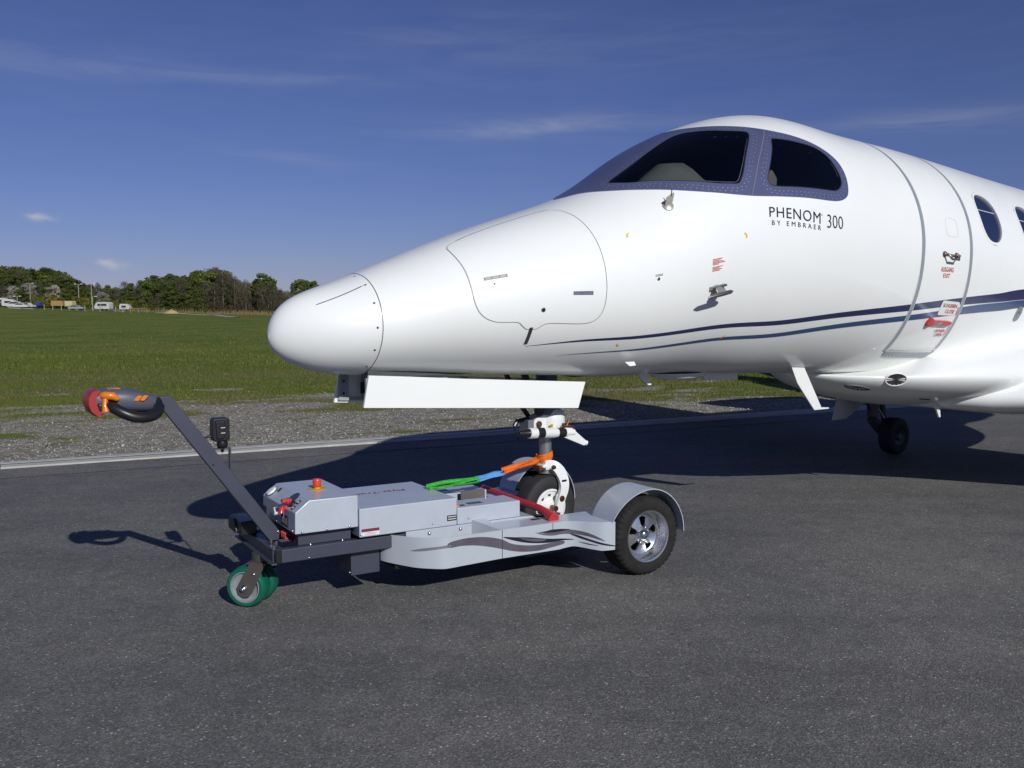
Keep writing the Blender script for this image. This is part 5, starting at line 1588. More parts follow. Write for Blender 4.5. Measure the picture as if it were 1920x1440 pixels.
# decks with curved skirts, fenders and wheels on both sides
SK = [(-1.512, 0.20), (-1.495, 0.245), (-1.45, 0.315), (-1.38, 0.405), (-1.30, 0.465), (-1.24, 0.487), (-1.15, 0.488), (-1.0, 0.489), (-0.893, 0.490), (-0.55, 0.490), (-0.47, 0.497), (-0.40, 0.535), (-0.345, 0.590), (-0.30, 0.628), (-0.255, 0.648), (-0.218, 0.654)]
skc = catmull(np.array(SK), 5, False)
def deck(sg):
    P = skc
    zt = np.where(P[:, 0] > -0.50, 0.360, 0.360)
    zb = np.interp(P[:, 0], [-1.512, -1.40, -1.25, -0.9, -0.5, -0.42, -0.3, -0.155], [0.205, 0.193, 0.187, 0.197, 0.197, 0.213, 0.192, 0.196])
    nn = np.gradient(P, axis=0); nn /= np.linalg.norm(nn, axis=1, keepdims=True)
    inn = np.stack([nn[:, 1], -nn[:, 0]], 1) * 0.006
    V = []
    for i in range(len(P)):
        for (q, z) in ((P[i], zb[i]), (P[i], zt[i]), (P[i] + inn[i], zt[i]), (P[i] + inn[i], zb[i])):
            V.append((q[0], sg * q[1], z))
    k = 4; n = len(P)
    F = [(i * k + j, i * k + (j + 1) % k, (i + 1) * k + (j + 1) % k, (i + 1) * k + j) for i in range(n - 1) for j in range(k)] + [(0, 1, 2, 3), tuple((n - 1) * k + j for j in range(k))[::-1]]
    sk = mk('skirt', V, F, M_silver2, TUG, 40)
    m_ = P[P[:, 0] > -0.90] + inn[P[:, 0] > -0.90] * 0.2
    poly = [tuple(q) for q in m_] + [(-0.218, 0.452), (-0.175, 0.452), (-0.175, 0.33), (-0.56, 0.33), (-0.56, 0.2975), (-0.90, 0.2975)]
    mb = MB(); mb.prism(poly, lambda p, d: (p[0], sg * p[1], d), 0.352, 0.3612)
    dk_ = mb.build('deck_plate', M_silver, TUG, 30, bevel=0.002)
    mb = MB(); mb.add([(-0.985, sg * 0.299, 0.392), (-0.985, sg * 0.299, 0.30), (-0.895, sg * 0.484, 0.30), (-0.895, sg * 0.484, 0.360), (-0.895, sg * 0.299, 0.392)], [(0, 1, 2, 3), (0, 3, 4)])
    mb.build('gusset', M_silver, dk_, None)
    for s_ in (-0.893, -0.55):
        q = np.array([np.interp(s_, P[:, 0], P[:, 1])])
        mb = MB(); mb.box(s_ - 0.0016, s_ + 0.0016, sg * (q[0] + 0.0004), sg * (q[0] + 0.0012), 0.198 if s_ < -0.6 else 0.315, 0.3605); mb.build('panel_joint', M_black, sk, None)
    mb = MB(); mb.box(-0.62, -0.555, sg * 0.375, sg * 0.345, 0.3616, 0.3624); mb.build('deck_label', M_black, dk_, None)
    # flame graphics lying on the skirt
    def skin(poly, m, off, name):
        V2, T = cdt(catmull(np.array(poly), 5), (), 0.03)
        s = V2[:, 0]; y = np.interp(s, P[:, 0], P[:, 1]); dy = np.interp(s, P[:, 0], nn[:, 1] / np.maximum(np.abs(nn[:, 0]), 0.05))
        L = np.sqrt(1 + dy ** 2)
        V = np.stack([s - dy / L * off, sg * (y + off / L), V2[:, 1]], 1)
        mk(name, V, T if sg > 0 else T[:, ::-1], m, sk, 180)
    skin([(-1.408, 0.284), (-1.36, 0.302), (-1.282, 0.313), (-1.225, 0.318), (-1.225, 0.304), (-1.282, 0.299), (-1.362, 0.286)], mat('flame_pale', (0.30, 0.30, 0.35), 0.3, metal=0.5), 0.0012, 'flame_graphic')
    skin([(-1.231, 0.329), (-1.155, 0.341), (-1.071, 0.341), (-0.986, 0.331), (-0.899, 0.308), (-0.831, 0.274), (-0.743, 0.253), (-0.646, 0.243), (-0.574, 0.244), (-0.481, 0.247), (-0.481, 0.227), (-0.574, 0.215), (-0.646, 0.209), (-0.743, 0.215), (-0.831, 0.232), (-0.899, 0.253), (-0.986, 0.277), (-1.071, 0.295), (-1.155, 0.303), (-1.231, 0.302)], M_sw1, 0.0012, 'flame_graphic')
    skin([(-0.888, 0.319), (-0.806, 0.308), (-0.704, 0.294), (-0.574, 0.270), (-0.42, 0.254), (-0.494, 0.249), (-0.58, 0.247), (-0.704, 0.261), (-0.806, 0.287)], M_sw2, 0.0016, 'flame_accent')
    skin([(-0.78, 0.298), (-0.70, 0.287), (-0.60, 0.270), (-0.62, 0.262), (-0.70, 0.271)], M_sw1, 0.0020, 'flame_accent')
    skin([(-0.672, 0.318), (-0.62, 0.308), (-0.554, 0.310), (-0.488, 0.314), (-0.42, 0.310), (-0.36, 0.296), (-0.31, 0.270), (-0.279, 0.248), (-0.31, 0.258), (-0.36, 0.275), (-0.42, 0.285), (-0.488, 0.287), (-0.554, 0.286), (-0.62, 0.298)], M_sw1, 0.0012, 'flame_graphic')
    skin([(-0.649, 0.316), (-0.60, 0.318), (-0.548, 0.322), (-0.441, 0.314), (-0.494, 0.305), (-0.574, 0.306)], M_sw2, 0.0018, 'flame_accent')
    skin([(-0.441, 0.286), (-0.40, 0.279), (-0.369, 0.266), (-0.301, 0.241), (-0.196, 0.212), (-0.29, 0.226), (-0.355, 0.248), (-0.40, 0.265)], M_sw2, 0.0018, 'flame_accent')
    skin([(-0.40, 0.240), (-0.36, 0.233), (-0.31, 0.222), (-0.355, 0.226)], M_sw2, 0.0018, 'flame_accent')
    # fender
    CX, CZ, FR = 0.004, 0.258, 0.266
    angs = np.linspace(R(158), R(0), 44)
    V = []
    y0, y1 = 0.455, 0.712
    for a in angs:
        rr = FR + (0.02 * math.cos(2 * (a - math.pi / 2)) * 0.5 + 0.008)
        y1 = 0.657 + 0.05 * min(1.0, max(0.0, (R(158) - a) / 0.9)) ** 0.8
        for (r, y) in ((rr, y0), (rr, y1), (rr - 0.005, y1), (rr - 0.005, y0)):
            V.append((CX + r * math.cos(a), sg * y, CZ + r * math.sin(a)))
    n = len(angs)
    F = [(i * 4 + j, i * 4 + (j + 1) % 4, (i + 1) * 4 + (j + 1) % 4, (i + 1) * 4 + j) for i in range(n - 1) for j in range(4)] + [(0, 1, 2, 3), tuple((n - 1) * 4 + j for j in range(4))[::-1]]
    mk('fender', V, F, M_silver, TUG, 40)
    # wheel
    WX, WZ, WR = 0.03, 0.243, 0.243
    w = wheel_tyre('drive_wheel', (WX, sg * 0.565, WZ), WR, 0.19, TUG, M_rubdust, hubr=0.60, blocks=True, n=168)
    mb = MB()
    mb.lathe([(-0.08, 0.142), (0.070, 0.148), (0.084, 0.160), (0.092, 0.158), (0.090, 0.148), (0.075, 0.140), (0.030, 0.132), (0.022, 0.126)], (WX, sg * 0.565, WZ), (0, sg, 0), 56)
    rim = mb.build('rim', M_alu, w, 40)
    # spoke disc with five slots
    outer = [(0.128 * math.cos(t), 0.128 * math.sin(t)) for t in np.linspace(0, 2 * math.pi, 49)[:-1]]
    holes = []
    for i in range(5):
        t = 2 * math.pi * i / 5 + 0.28
        pts = [(0.046, -0.20), (0.108, -0.25), (0.113, 0.0), (0.108, 0.25), (0.046, 0.20)]
        hh = [(r * math.cos(t + q * (1.2 if r < 0.06 else 1.0)), r * math.sin(t + q * (1.2 if r < 0.06 else 1.0))) for r, q in pts]
        holes.append(rounded(hh, 3, 0.22))
    V2, T = cdt(outer, holes, 0.014)
    def dome(x, z):
        r = np.hypot(x, z); return 0.020 + 0.026 * np.clip(1 - r / 0.128, 0, 1) ** 0.8
    V = [(WX + x, sg * (0.565 + dome(x, z)), WZ + z) for x, z in V2]
    b = len(V); V += [(WX + x, sg * (0.565 + dome(x, z) - 0.012), WZ + z) for x, z in V2]
    F = T.tolist() if sg < 0 else T[:, ::-1].tolist()
    F += [[q + b for q in f[::-1]] for f in F]
    F += [(e[0], e[1], b + e[1], b + e[0]) for e in boundary(T)]
    mk('spoke_disc', V, F, M_alu, w, 45)
    mb = MB(); mb.lathe([(-0.06, 0.12), (-0.055, 0.0)], (WX, sg * 0.565, WZ), (0, sg, 0), 40); mb.lathe([(-0.06, 0.14), (0.0, 0.135)], (WX, sg * 0.565, WZ), (0, sg, 0), 40); mb.build('brake_drum', M_black, w, 40)
    mb = MB(); mb.lathe([(0.040, 0.034), (0.060, 0.032), (0.070, 0.022), (0.073, 0.0)], (WX, sg * 0.565, WZ), (0, sg, 0), 28); mb.build('hub_cap', M_chrome, w, 50)
    for i in range(5):
        t = 2 * math.pi * i / 5 + 0.28
        mb = MB(); mb.lathe([(0.03, 0.010), (0.058, 0.0095), (0.064, 0.005), (0.065, 0.0)], (WX + 0.050 * math.cos(t), sg * 0.565, WZ + 0.050 * math.sin(t)), (0, sg, 0), 12); mb.build('lug_nut', M_chrome, w, 50)
    mb = MB(); mb.tube([(WX + 0.06, sg * 0.60, WZ - 0.10), (WX + 0.055, sg * 0.635, WZ - 0.085)], 0.005, 8); mb.build('valve', M_black, w)
deck(-1); deck(1)
mb = MB(); mb.cyl((0.03, -0.50, 0.243), (0.03, -0.30, 0.243), 0.035); mb.cyl((0.03, 0.50, 0.243), (0.03, 0.30, 0.243), 0.035)
for sg in (-1, 1):
    mb.box(-0.45, 0.06, sg * 0.34, sg * 0.30, 0.20, 0.30)
mb.build('axle_arm', M_gunm, TUG, 30, bevel=0.004)

# tiller arm and head
def armf(p, d): return (p[0], d, p[1])
mb = MB()
outl = [(-2.575, 1.165), (-2.655, 1.165), (-2.655, 1.118), (-2.622, 1.105), (-2.085, 0.352), (-1.995, 0.352)]
mb.prism(outl, armf, -0.028, 0.028)
arm = mb.build('tiller_arm', M_gunm, TUG, 25, bevel=0.004)
bolt(arm, (-2.375, -0.0285, 0.795), (0, -1, 0), 0.005, M_black)
bolt(arm, (-2.04, -0.0285, 0.40), (0, -1, 0), 0.006)
mb = MB()
# head body: superelliptic loft along x
secs = [(-2.945, 0.072, 1.156, 0.052), (-2.92, 0.080, 1.158, 0.055), (-2.86, 0.086, 1.160, 0.057), (-2.80, 0.088, 1.158, 0.057), (-2.74, 0.084, 1.150, 0.054), (-2.69, 0.070, 1.140, 0.046), (-2.64, 0.042, 1.136, 0.034)]
V = []
for (x, w, z, h) in secs:
    for j in range(20):
        t = 2 * math.pi * j / 20
        c, s = math.cos(t), math.sin(t)
        V.append((x, w * math.copysign(abs(c) ** 0.7, c), z + h * math.copysign(abs(s) ** 0.7, s)))
F = [(i * 20 + j, i * 20 + (j + 1) % 20, (i + 1) * 20 + (j + 1) % 20, (i + 1) * 20 + j) for i in range(len(secs) - 1) for j in range(20)] + [tuple(range(20)), tuple((len(secs) - 1) * 20 + j for j in range(20))[::-1]]
head = mk('tiller_head', V, F, M_podgrey, TUG, 50)
mb = MB()
mb.prism([(-2.940, 1.216), (-2.966, 1.206), (-2.982, 1.178), (-2.984, 1.146), (-2.973, 1.112), (-2.944, 1.086), (-2.922, 1.090), (-2.946, 1.118), (-2.955, 1.150), (-2.953, 1.185), (-2.936, 1.206)], lambda p, d: (p[0] + 0.9 * d * d, d, p[1]), -0.084, 0.084)
V2 = []; F2 = []
pr_ = [(-2.940, 1.216), (-2.966, 1.206), (-2.982, 1.178), (-2.984, 1.146), (-2.973, 1.112), (-2.944, 1.086), (-2.918, 1.090), (-2.940, 1.118), (-2.949, 1.150), (-2.947, 1.185), (-2.932, 1.206)]
for i in range(9):
    d = -0.086 + 0.172 * i / 8
    V2 += [(x + 2.2 * d * d, d, z) for x, z in pr_]
k = len(pr_)
F2 = [(i * k + j, i * k + (j + 1) % k, (i + 1) * k + (j + 1) % k, (i + 1) * k + j) for i in range(8) for j in range(k)] + [tuple(range(k))[::-1], tuple(8 * k + j for j in range(k))]
V, F = V2, F2
mk('bumper', V, F, M_redbump, head, 50)
for sg in (-1, 1):
    mb = MB()
    pth = catmull(np.array([(-2.885, sg * 0.060, 1.150), (-2.870, sg * 0.105, 1.135), (-2.825, sg * 0.140, 1.105), (-2.765, sg * 0.150, 1.080), (-2.700, sg * 0.135, 1.078), (-2.655, sg * 0.095, 1.095), (-2.640, sg * 0.050, 1.125), (-2.645, sg * 0.025, 1.150)]), 5, False)
    mb.tube([tuple(p) for p in pth], [0.022] * 6 + [0.027] * (len(pth) - 12) + [0.02] * 6, 14)
    mb.build('hand_grip', M_black, head, 60)
    mb = MB()
    mb.tube([(-2.905, sg * 0.070, 1.185), (-2.895, sg * 0.092, 1.188), (-2.86, sg * 0.104, 1.184), (-2.838, sg * 0.100, 1.168)], [0.016, 0.020, 0.020, 0.012], 12)
    mb.tube([(-2.893, sg * 0.092, 1.175), (-2.898, sg * 0.098, 1.140), (-2.894, sg * 0.104, 1.108)], [0.014, 0.013, 0.020], 12)
    mb.build('thumb_switch', M_orange, head, 60)
    for q in (0, 1):
        mb = MB(); x0 = -2.745 + q * 0.028
        mb.add([(x0 + a, sg * 0.0905, 1.165 + b) for a, b in ((-0.020, -0.008), (0.0, -0.012), (0.022, 0.012), (0.002, 0.016))] + [(x0 + a, sg * 0.080, 1.165 + b) for a, b in ((-0.020, -0.008), (0.0, -0.012), (0.022, 0.012), (0.002, 0.016))], [(0, 1, 2, 3), (7, 6, 5, 4), (0, 4, 5, 1), (1, 5, 6, 2), (2, 6, 7, 3), (3, 7, 4, 0)])
        mb.build('head_button', M_orange, head, None)
mb = MB(); mb.box(-2.875, -2.815, -0.04, 0.04, 1.209, 1.216); mb.build('top_switch', M_orange, head, None, bevel=0.003)
mb = MB(); mb.box(-2.93, -2.875, -0.088, 0.088, 1.108, 1.150); mb.build('head_underside', M_black, head, 20, bevel=0.012)
# work light on a bracket beside the arm
mb = MB()
mb.prism([(-2.352, 0.905), (-2.275, 0.905), (-2.268, 0.915), (-2.268, 1.018), (-2.276, 1.030), (-2.350, 1.030), (-2.358, 1.018), (-2.362, 0.93)], lambda p, d: (p[0], d, p[1]), 0.035, 0.105)
wl = mb.build('work_light', M_black, TUG, 25, bevel=0.008)
mb = MB(); mb.prism([(-2.340, 0.92), (-2.300, 0.92), (-2.296, 1.015), (-2.344, 1.015)], lambda p, d: (p[0], d, p[1]), 0.034, 0.026); mb.build('lamp_shell', M_black, wl, 25, bevel=0.004)
mb = MB(); mb.box(-2.318, -2.296, 0.0255, 0.0262, 0.95, 0.953); mb.box(-2.318, -2.296, 0.0255, 0.0262, 0.978, 0.981); mb.build('lamp_print', M_label, wl, None)
mb = MB(); mb.lathe([(0.905, 0.026), (0.885, 0.030), (0.87, 0.024), (0.862, 0.012), (0.845, 0.006), (0.84, 0)], (-2.305, 0.06, 0), (0, 0, 1), 20); mb.build('lamp_swivel', M_black, wl, 50)
mb = MB(); mb.box(-2.40, -2.262, 0.045, 0.075, 0.862, 0.867); mb.box(-2.270, -2.262, 0.045, 0.075, 0.70, 0.862); mb.bar((-2.266, 0.06, 0.705), (-2.30, 0.02, 0.68), 0.03, 0.006); mb.build('light_bracket', M_gunm, wl, 20)
mb = MB(); mb.tube([tuple(p) for p in catmull(np.array([(-2.34, 0.06, 0.93), (-2.38, 0.06, 0.932), (-2.42, 0.05, 0.92), (-2.435, 0.03, 0.895)]), 5, False)], 0.006, 8); mb.build('lamp_cable', M_black, wl)

# ------------------------------------------------------------------ lashing strap
STR = empty('lashing_strap', (0.458, 6.083, 0), R(31))
tag(STR, 'orange, blue and green webbing strap lashing the nose strut to the tug hood', 'strap')
def strap(name, pts, w, m, k, seed, wob=0.006):
    rr = random.Random(seed)
    mb = MB()
    base = catmull(np.array(pts), 8, False)
    for q in range(k):
        ph = rr.uniform(0, 6.28); oy = (q - (k - 1) / 2) * w * 0.55
        P = []
        for i, p in enumerate(base):
            t = i / (len(base) - 1)
            P.append((p[0], p[1] + 0.7 * oy * (0.8 + 0.3 * math.sin(3 * t + ph)) + wob * math.sin(9 * t + ph), p[2] + (q - (k - 1) / 2) * w * 0.32 * (0.75 + 0.25 * math.sin(4 * t + ph)) + 0.6 * wob * math.cos(7 * t + ph * 2)))
        mb.tube(P, w / 2, 10, flat=0.34, up=(0.15 * (q - 1), 0.6 * math.sin(ph), 1))
    return mb.build(name, m, STR, 60)
strap('orange_section', [(-0.345, 0.0, 0.650), (-0.42, 0.0, 0.632), (-0.52, 0.0, 0.608), (-0.600, 0.0, 0.592)], 0.030, M_ogrey, 4, 3, 0.006)
mb = MB()
for (z0, rr) in ((0.655, 0.047), (0.672, 0.045)):
    L = [( -0.29 + rr * math.cos(t), rr * math.sin(t), z0 + 0.012 * math.cos(t + 0.3)) for t in np.linspace(0, 2 * math.pi, 33)]
    mb.tube(L, 0.022, 10, flat=0.26, up=(1, 0, 0), caps=False)
mb.build('strut_loop', M_ogrey, STR, 60)
mb = MB(); mb.tube([(-0.615, 0.0, 0.588), (-0.60, 0.012, 0.592), (-0.585, 0.0, 0.596), (-0.60, -0.012, 0.592), (-0.615, 0.0, 0.588)], 0.007, 8); mb.build('shackle', M_chrome, STR)
strap('blue_section', [(-0.605, 0.0, 0.590), (-0.68, 0.0, 0.578), (-0.79, 0.0, 0.566)], 0.027, M_sblue, 3, 5, 0.005)
strap('green_section', [(-0.775, 0.0, 0.568), (-0.88, 0.0, 0.560), (-0.98, 0.0, 0.552), (-1.075, 0.0, 0.545), (-1.12, 0.0, 0.541)], 0.030, M_sgreen, 4, 8, 0.006)

# ------------------------------------------------------------------ far background
def place(px, D):
    """bearing as the sideways pixel of a 1750 px lens, D metres along the view axis"""
    x = (px - 960) / 1750 * D
    return x, D, float(terrain(x, D))
def zat(py, D):
    return 1.6 + (582 - py) / 1750 * D

def leaf_mat(name, c1, c2, c3):
    m, nt, b = nodemat(name)
    tcn = N(nt, 'ShaderNodeTexCoord')
    n = N(nt, 'ShaderNodeTexNoise', Scale=0.9, Detail=4.0)
    nt.links.new(tcn.outputs['Object'], n.inputs['Vector'])
    oi = N(nt, 'ShaderNodeObjectInfo')
    col = ramp(nt, n.outputs['Fac'], [(0.3, c1), (0.5, c2), (0.72, c3)])
    col = mixrgb(nt, 1.0, col, ramp(nt, oi.outputs['Random'], [(0.0, (0.72, 0.74, 0.7)), (0.5, (1, 1, 1)), (1.0, (1.22, 1.18, 1.1))]), 'MULTIPLY')
    nt.links.new(col, b.inputs['Base Color'])
    b.inputs['Roughness'].default_value = 0.85
    b.inputs['Specular IOR Level'].default_value = 0.15
    tl = N(nt, 'ShaderNodeBsdfTranslucent')
    nt.links.new(col, tl.inputs[0])
    mx = N(nt, 'ShaderNodeMixShader'); mx.inputs[0].default_value = 0.5
    nt.links.new(b.outputs[0], mx.inputs[1]); nt.links.new(tl.outputs[0], mx.inputs[2])
    nt.links.new(mx.outputs[0], nt.nodes['Material Output'].inputs['Surface'])
    return m

LM = {'olive': leaf_mat('olive_leaves', (0.0704, 0.0955, 0.0245), (0.1292, 0.1576, 0.044), (0.1996, 0.2197, 0.0636)),
      'dark': leaf_mat('dark_conifer_needles', (0.0235, 0.0429, 0.0245), (0.0422, 0.0716, 0.0343), (0.0751, 0.1098, 0.049)),
      'bare': leaf_mat('budding_twigs', (0.1058, 0.0955, 0.0734), (0.1691, 0.1481, 0.1027), (0.235, 0.215, 0.1224)),
      'fresh': leaf_mat('fresh_spring_leaves', (0.1175, 0.1671, 0.0366), (0.1996, 0.2507, 0.0611), (0.2819, 0.3224, 0.0857)),
      'blossom': leaf_mat('white_blossom', (0.3289, 0.3105, 0.2691), (0.4698, 0.4537, 0.3915), (0.6577, 0.6448, 0.5627)),
      'yellow': leaf_mat('yellow_green_leaves', (0.176, 0.1671, 0.0294), (0.2584, 0.2389, 0.044), (0.3523, 0.3105, 0.0611))}
M_bark = mat('bark', (0.16, 0.135, 0.11), 0.9, var=0.3, vscale=3)
M_barkd = mat('dark_bark', (0.05, 0.042, 0.035), 0.9, var=0.3, vscale=3)

def crown_mesh(name, seed, kind):
    r = np.random.default_rng(seed)
    V = []; n = 0
    def leaves(cen, rad, cnt, size, flat=0.8):
        d = r.normal(size=(cnt, 3)); d /= np.linalg.norm(d, axis=1, keepdims=True)
        p = cen + d * np.array(rad) * (0.45 + 0.6 * r.random((cnt, 1)) ** 0.5)
        a = r.normal(size=(cnt, 3)); a /= np.linalg.norm(a, axis=1, keepdims=True)
        b = np.cross(a, d + r.normal(size=(cnt, 3)) * 0.5); b /= np.linalg.norm(b, axis=1, keepdims=True) + 1e-9
        s = size * r.uniform(0.5, 1.4, (cnt, 1))
        return np.stack([p - a * s, p + b * s * flat, p + a * s * 0.9, p - b * s * flat], 1)
    if kind == 'conifer':
        for i in range(17):
            z = 0.12 + 0.86 * i / 17; rad = 0.20 * (1 - z) ** 0.8 + 0.012
            for q in range(int(10 + 30 * (1 - z))):
                t = r.uniform(0, 6.28); rr = rad * r.uniform(0.3, 1.0)
                V.append(leaves(np.array([rr * math.cos(t), rr * math.sin(t), z - 0.1 * rr]), (0.03, 0.03, 0.015), 4, 0.022, 0.5))
    elif kind == 'bare':
        for i in range(64):
            z = r.uniform(0.06, 0.98); w = 0.20 * math.sin(min(1, (1.02 - z) / 0.6) * 1.57) + 0.02
            t = r.uniform(0, 6.28); rr = w * r.random() ** 0.5
            V.append(leaves(np.array([rr * math.cos(t), rr * math.sin(t), z]), (0.06, 0.06, 0.075), 40, 0.021, 0.26))
    elif kind == 'tuft':
        for i in range(26):
            z = r.uniform(0.55, 0.96); w = 0.15 * math.sin(min(1, (1.0 - z) / 0.28) * 1.57) + 0.02
            t = r.uniform(0, 6.28); rr = w * r.random() ** 0.5
            V.append(leaves(np.array([rr * math.cos(t), rr * math.sin(t), z]), (0.07, 0.07, 0.055), 60, 0.019))
    elif kind == 'bush':
        for i in range(18):
            t = r.uniform(0, 6.28); rr = 0.42 * r.random() ** 0.5
            z = 0.15 + 0.75 * r.random() * (1 - (rr / 0.5) ** 2)
            V.append(leaves(np.array([rr * math.cos(t), rr * math.sin(t), z]), (0.17, 0.17, 0.13), 60, 0.040))
    else:
        for i in range(44):
            z = r.uniform(0.12, 0.93); w = 0.27 * math.sqrt(max(0, 1 - ((z - 0.53) / 0.46) ** 2))
            t = r.uniform(0, 6.28); rr = w * r.random() ** 0.45
            V.append(leaves(np.array([rr * math.cos(t), rr * math.sin(t), z]), (0.085, 0.085, 0.065), 62, 0.021))
    V = np.vstack(V)
    F = np.arange(len(V) * 4).reshape(-1, 4)
    return V.reshape(-1, 3), F

def trunk_mesh(seed, kind):
    rr = random.Random(seed)
    mb = MB()
    if kind == 'bush':
        for i in range(5):
            t = rr.uniform(0, 6.28); mb.tube([(0, 0, -0.05), (0.12 * math.cos(t), 0.12 * math.sin(t), 0.3), (0.22 * math.cos(t), 0.22 * math.sin(t), 0.6)], [0.02, 0.014, 0.006], 5)
        return mb
    h = 0.95 if kind in ('conifer', 'bare', 'tuft') else 0.75
    mb.tube([(0, 0, -0.03), (rr.uniform(-.01, .01), rr.uniform(-.01, .01), 0.35 * h), (rr.uniform(-.02, .02), rr.uniform(-.02, .02), 0.7 * h), (0, 0, h)], [0.016, 0.012, 0.008, 0.002], 7)
    for i in range(7 if kind != 'conifer' else 0):
        z = rr.uniform(0.3, 0.75); t = rr.uniform(0, 6.28); l = rr.uniform(0.1, 0.2)
        mb.tube([(0, 0, z), (l * 0.6 * math.cos(t), l * 0.6 * math.sin(t), z + 0.08), (l * math.cos(t), l * math.sin(t), z + 0.2)], [0.006, 0.004, 0.0015], 5)
    return mb

KINDS = {}
def proto(key, kind, leaf, bark, nvar=3):
    out = []
    for i in range(nvar):
        V, F = crown_mesh(key, hash_seed(key, i), kind)
        me = bpy.data.meshes.new('crown')
        V = np.asarray(V, np.float32)
        me.vertices.add(len(V)); me.vertices.foreach_set('co', V.ravel())
        me.loops.add(F.size); me.loops.foreach_set('vertex_index', F.astype(np.int32).ravel())
        me.polygons.add(len(F)); me.polygons.foreach_set('loop_start', np.arange(0, F.size, 4, dtype=np.int32))
        me.update(calc_edges=True)
        me.materials.append(LM[leaf])
        mb = trunk_mesh(hash_seed(key, i) + 5, kind)
        mt = bpy.data.meshes.new('trunk'); mt.from_pydata(mb.v, [], mb.f); mt.materials.append(bark); mt.shade_smooth()
        out.append((me, mt))
    KINDS[key] = out
def hash_seed(key, i):
    return sum(ord(c) * (k + 3) for k, c in enumerate(key)) * 7 + i * 131
proto('broadleaf_tree', 'round', 'olive', M_barkd, 4)
proto('fresh_tree', 'round', 'fresh', M_barkd, 3)
proto('conifer_tree', 'conifer', 'dark', M_barkd, 2)
proto('bare_tree', 'bare', 'bare', M_bark, 4)
proto('tall_thin_tree', 'tuft', 'fresh', M_bark, 2)
proto('blossom_tree', 'round', 'blossom', M_barkd, 1)
proto('yellow_shrub', 'bush', 'yellow', M_barkd, 2)
proto('green_shrub', 'bush', 'olive', M_barkd, 2)
LAB = {'broadleaf_tree': ('olive green broadleaf tree in the wood beyond the field', 'tree', 'leafy trees of the far wood'),
       'fresh_tree': ('fresh light green spring tree in the wood beyond the field', 'tree', 'light green trees of the far wood'),
       'conifer_tree': ('dark green conifer rising from the far wood', 'tree', 'dark conifers of the far wood'),
       'bare_tree': ('brownish, barely budding tree with pale bare trunk at the wood edge', 'tree', 'bare trees of the far wood'),
       'tall_thin_tree': ('tall thin tree with a loose pale green top above the bare trees', 'tree', 'tall thin trees of the far wood'),
       'blossom_tree': ('pale blossoming tree behind the parked caravans', 'tree', 'blossoming trees behind the caravans'),
       'yellow_shrub': ('yellowish green rounded shrub along the caravan park', 'shrub', 'yellowish shrubs along the caravan park'),
       'green_shrub': ('low dark green shrub at the foot of the wood', 'shrub', 'green shrubs at the foot of the wood')}
TR = random.Random(21)
def tree(key, px, D, top, wf=1.0):
    x, y, z = place(px, D)
    h = zat(top, D) - z
    o = empty(key, (x, y, z), TR.uniform(0, 6.28))
    k = h
    o.scale = (k * wf, k * wf, k)
    me, mt = TR.choice(KINDS[key])
    c = bpy.data.objects.new('crown', me); link(c, o)
    t = bpy.data.objects.new('trunk', mt); link(t, o)
    tag(o, *LAB[key])
    return o
prof_x = [-260, -80, 0, 60, 100, 130, 150, 168, 190, 230, 258, 285, 310, 350, 385, 410, 430, 452, 480, 500, 520, 545, 570, 590, 620, 720, 900]
prof_y = [505, 498, 497, 499, 504, 509, 520, 527, 531, 530, 524, 516, 513, 511, 500, 501, 511, 518, 526, 525, 532, 540, 537, 535, 533, 530, 532]
prof = lambda x: float(np.interp(x, prof_x, prof_y))
x = -250
while x < 430:                                   # back row of the wood
    key = TR.choices(['broadleaf_tree', 'fresh_tree', 'bare_tree', 'conifer_tree'], [6, 1.6, 1.6, 1.0 if x < 180 else 0.25])[0]
    tree(key, x, TR.uniform(262, 285), prof(x) + TR.uniform(-1, 7), 1.25 if key != 'conifer_tree' else 1.0)
    x += TR.uniform(8, 13)
x = -240
while x < 440:                                   # middle row
    key = TR.choices(['broadleaf_tree', 'fresh_tree', 'bare_tree', 'conifer_tree'], [5, 1.2, 2.0, 0.7 if x < 180 else 0.1])[0]
    tree(key, x, TR.uniform(246, 260), prof(x) + TR.uniform(8, 22), 1.2 if key != 'conifer_tree' else 1.0)
    x += TR.uniform(10, 16)
x = -200
while x < 420:                                   # low front row
    key = TR.choices(['broadleaf_tree', 'fresh_tree', 'bare_tree'], [4, 1.0, 2])[0]
    tree(key, x, TR.uniform(236, 245), min(562, prof(x) + TR.uniform(26, 42)), 1.45)
    x += TR.uniform(13, 20)
x = 395
while x < 900:                                   # bare stand on the right
    tree('bare_tree', x, TR.uniform(240, 262), prof(x) + TR.uniform(2, 14), 0.85)
    x += TR.uniform(4.5, 8) if x < 620 else TR.uniform(12, 20)
x = 440
while x < 640:
    tree(TR.choice(['broadleaf_tree', 'bare_tree']), x, TR.uniform(262, 275), prof(x) + TR.uniform(8, 22), 1.3)
    x += TR.uniform(10, 16)
x = 380
while x < 700:                                   # second line of the bare stand
    tree('bare_tree', x, TR.uniform(266, 285), prof(x) + TR.uniform(6, 18), 1.2)
    x += TR.uniform(7, 11)
for (px, top, wf) in ((497, 513, 1.5), (505, 519, 1.2), (488, 522, 1.2), (567, 523, 1.5), (576, 529, 1.2), (591, 526, 1.0), (660, 528, 1.4)):
    tree('tall_thin_tree', px, TR.uniform(250, 258), top, wf)
for (px, top) in ((58, 530), (104, 534), (196, 547), (30, 536)):
    tree('blossom_tree', px, 238, top, 1.2)
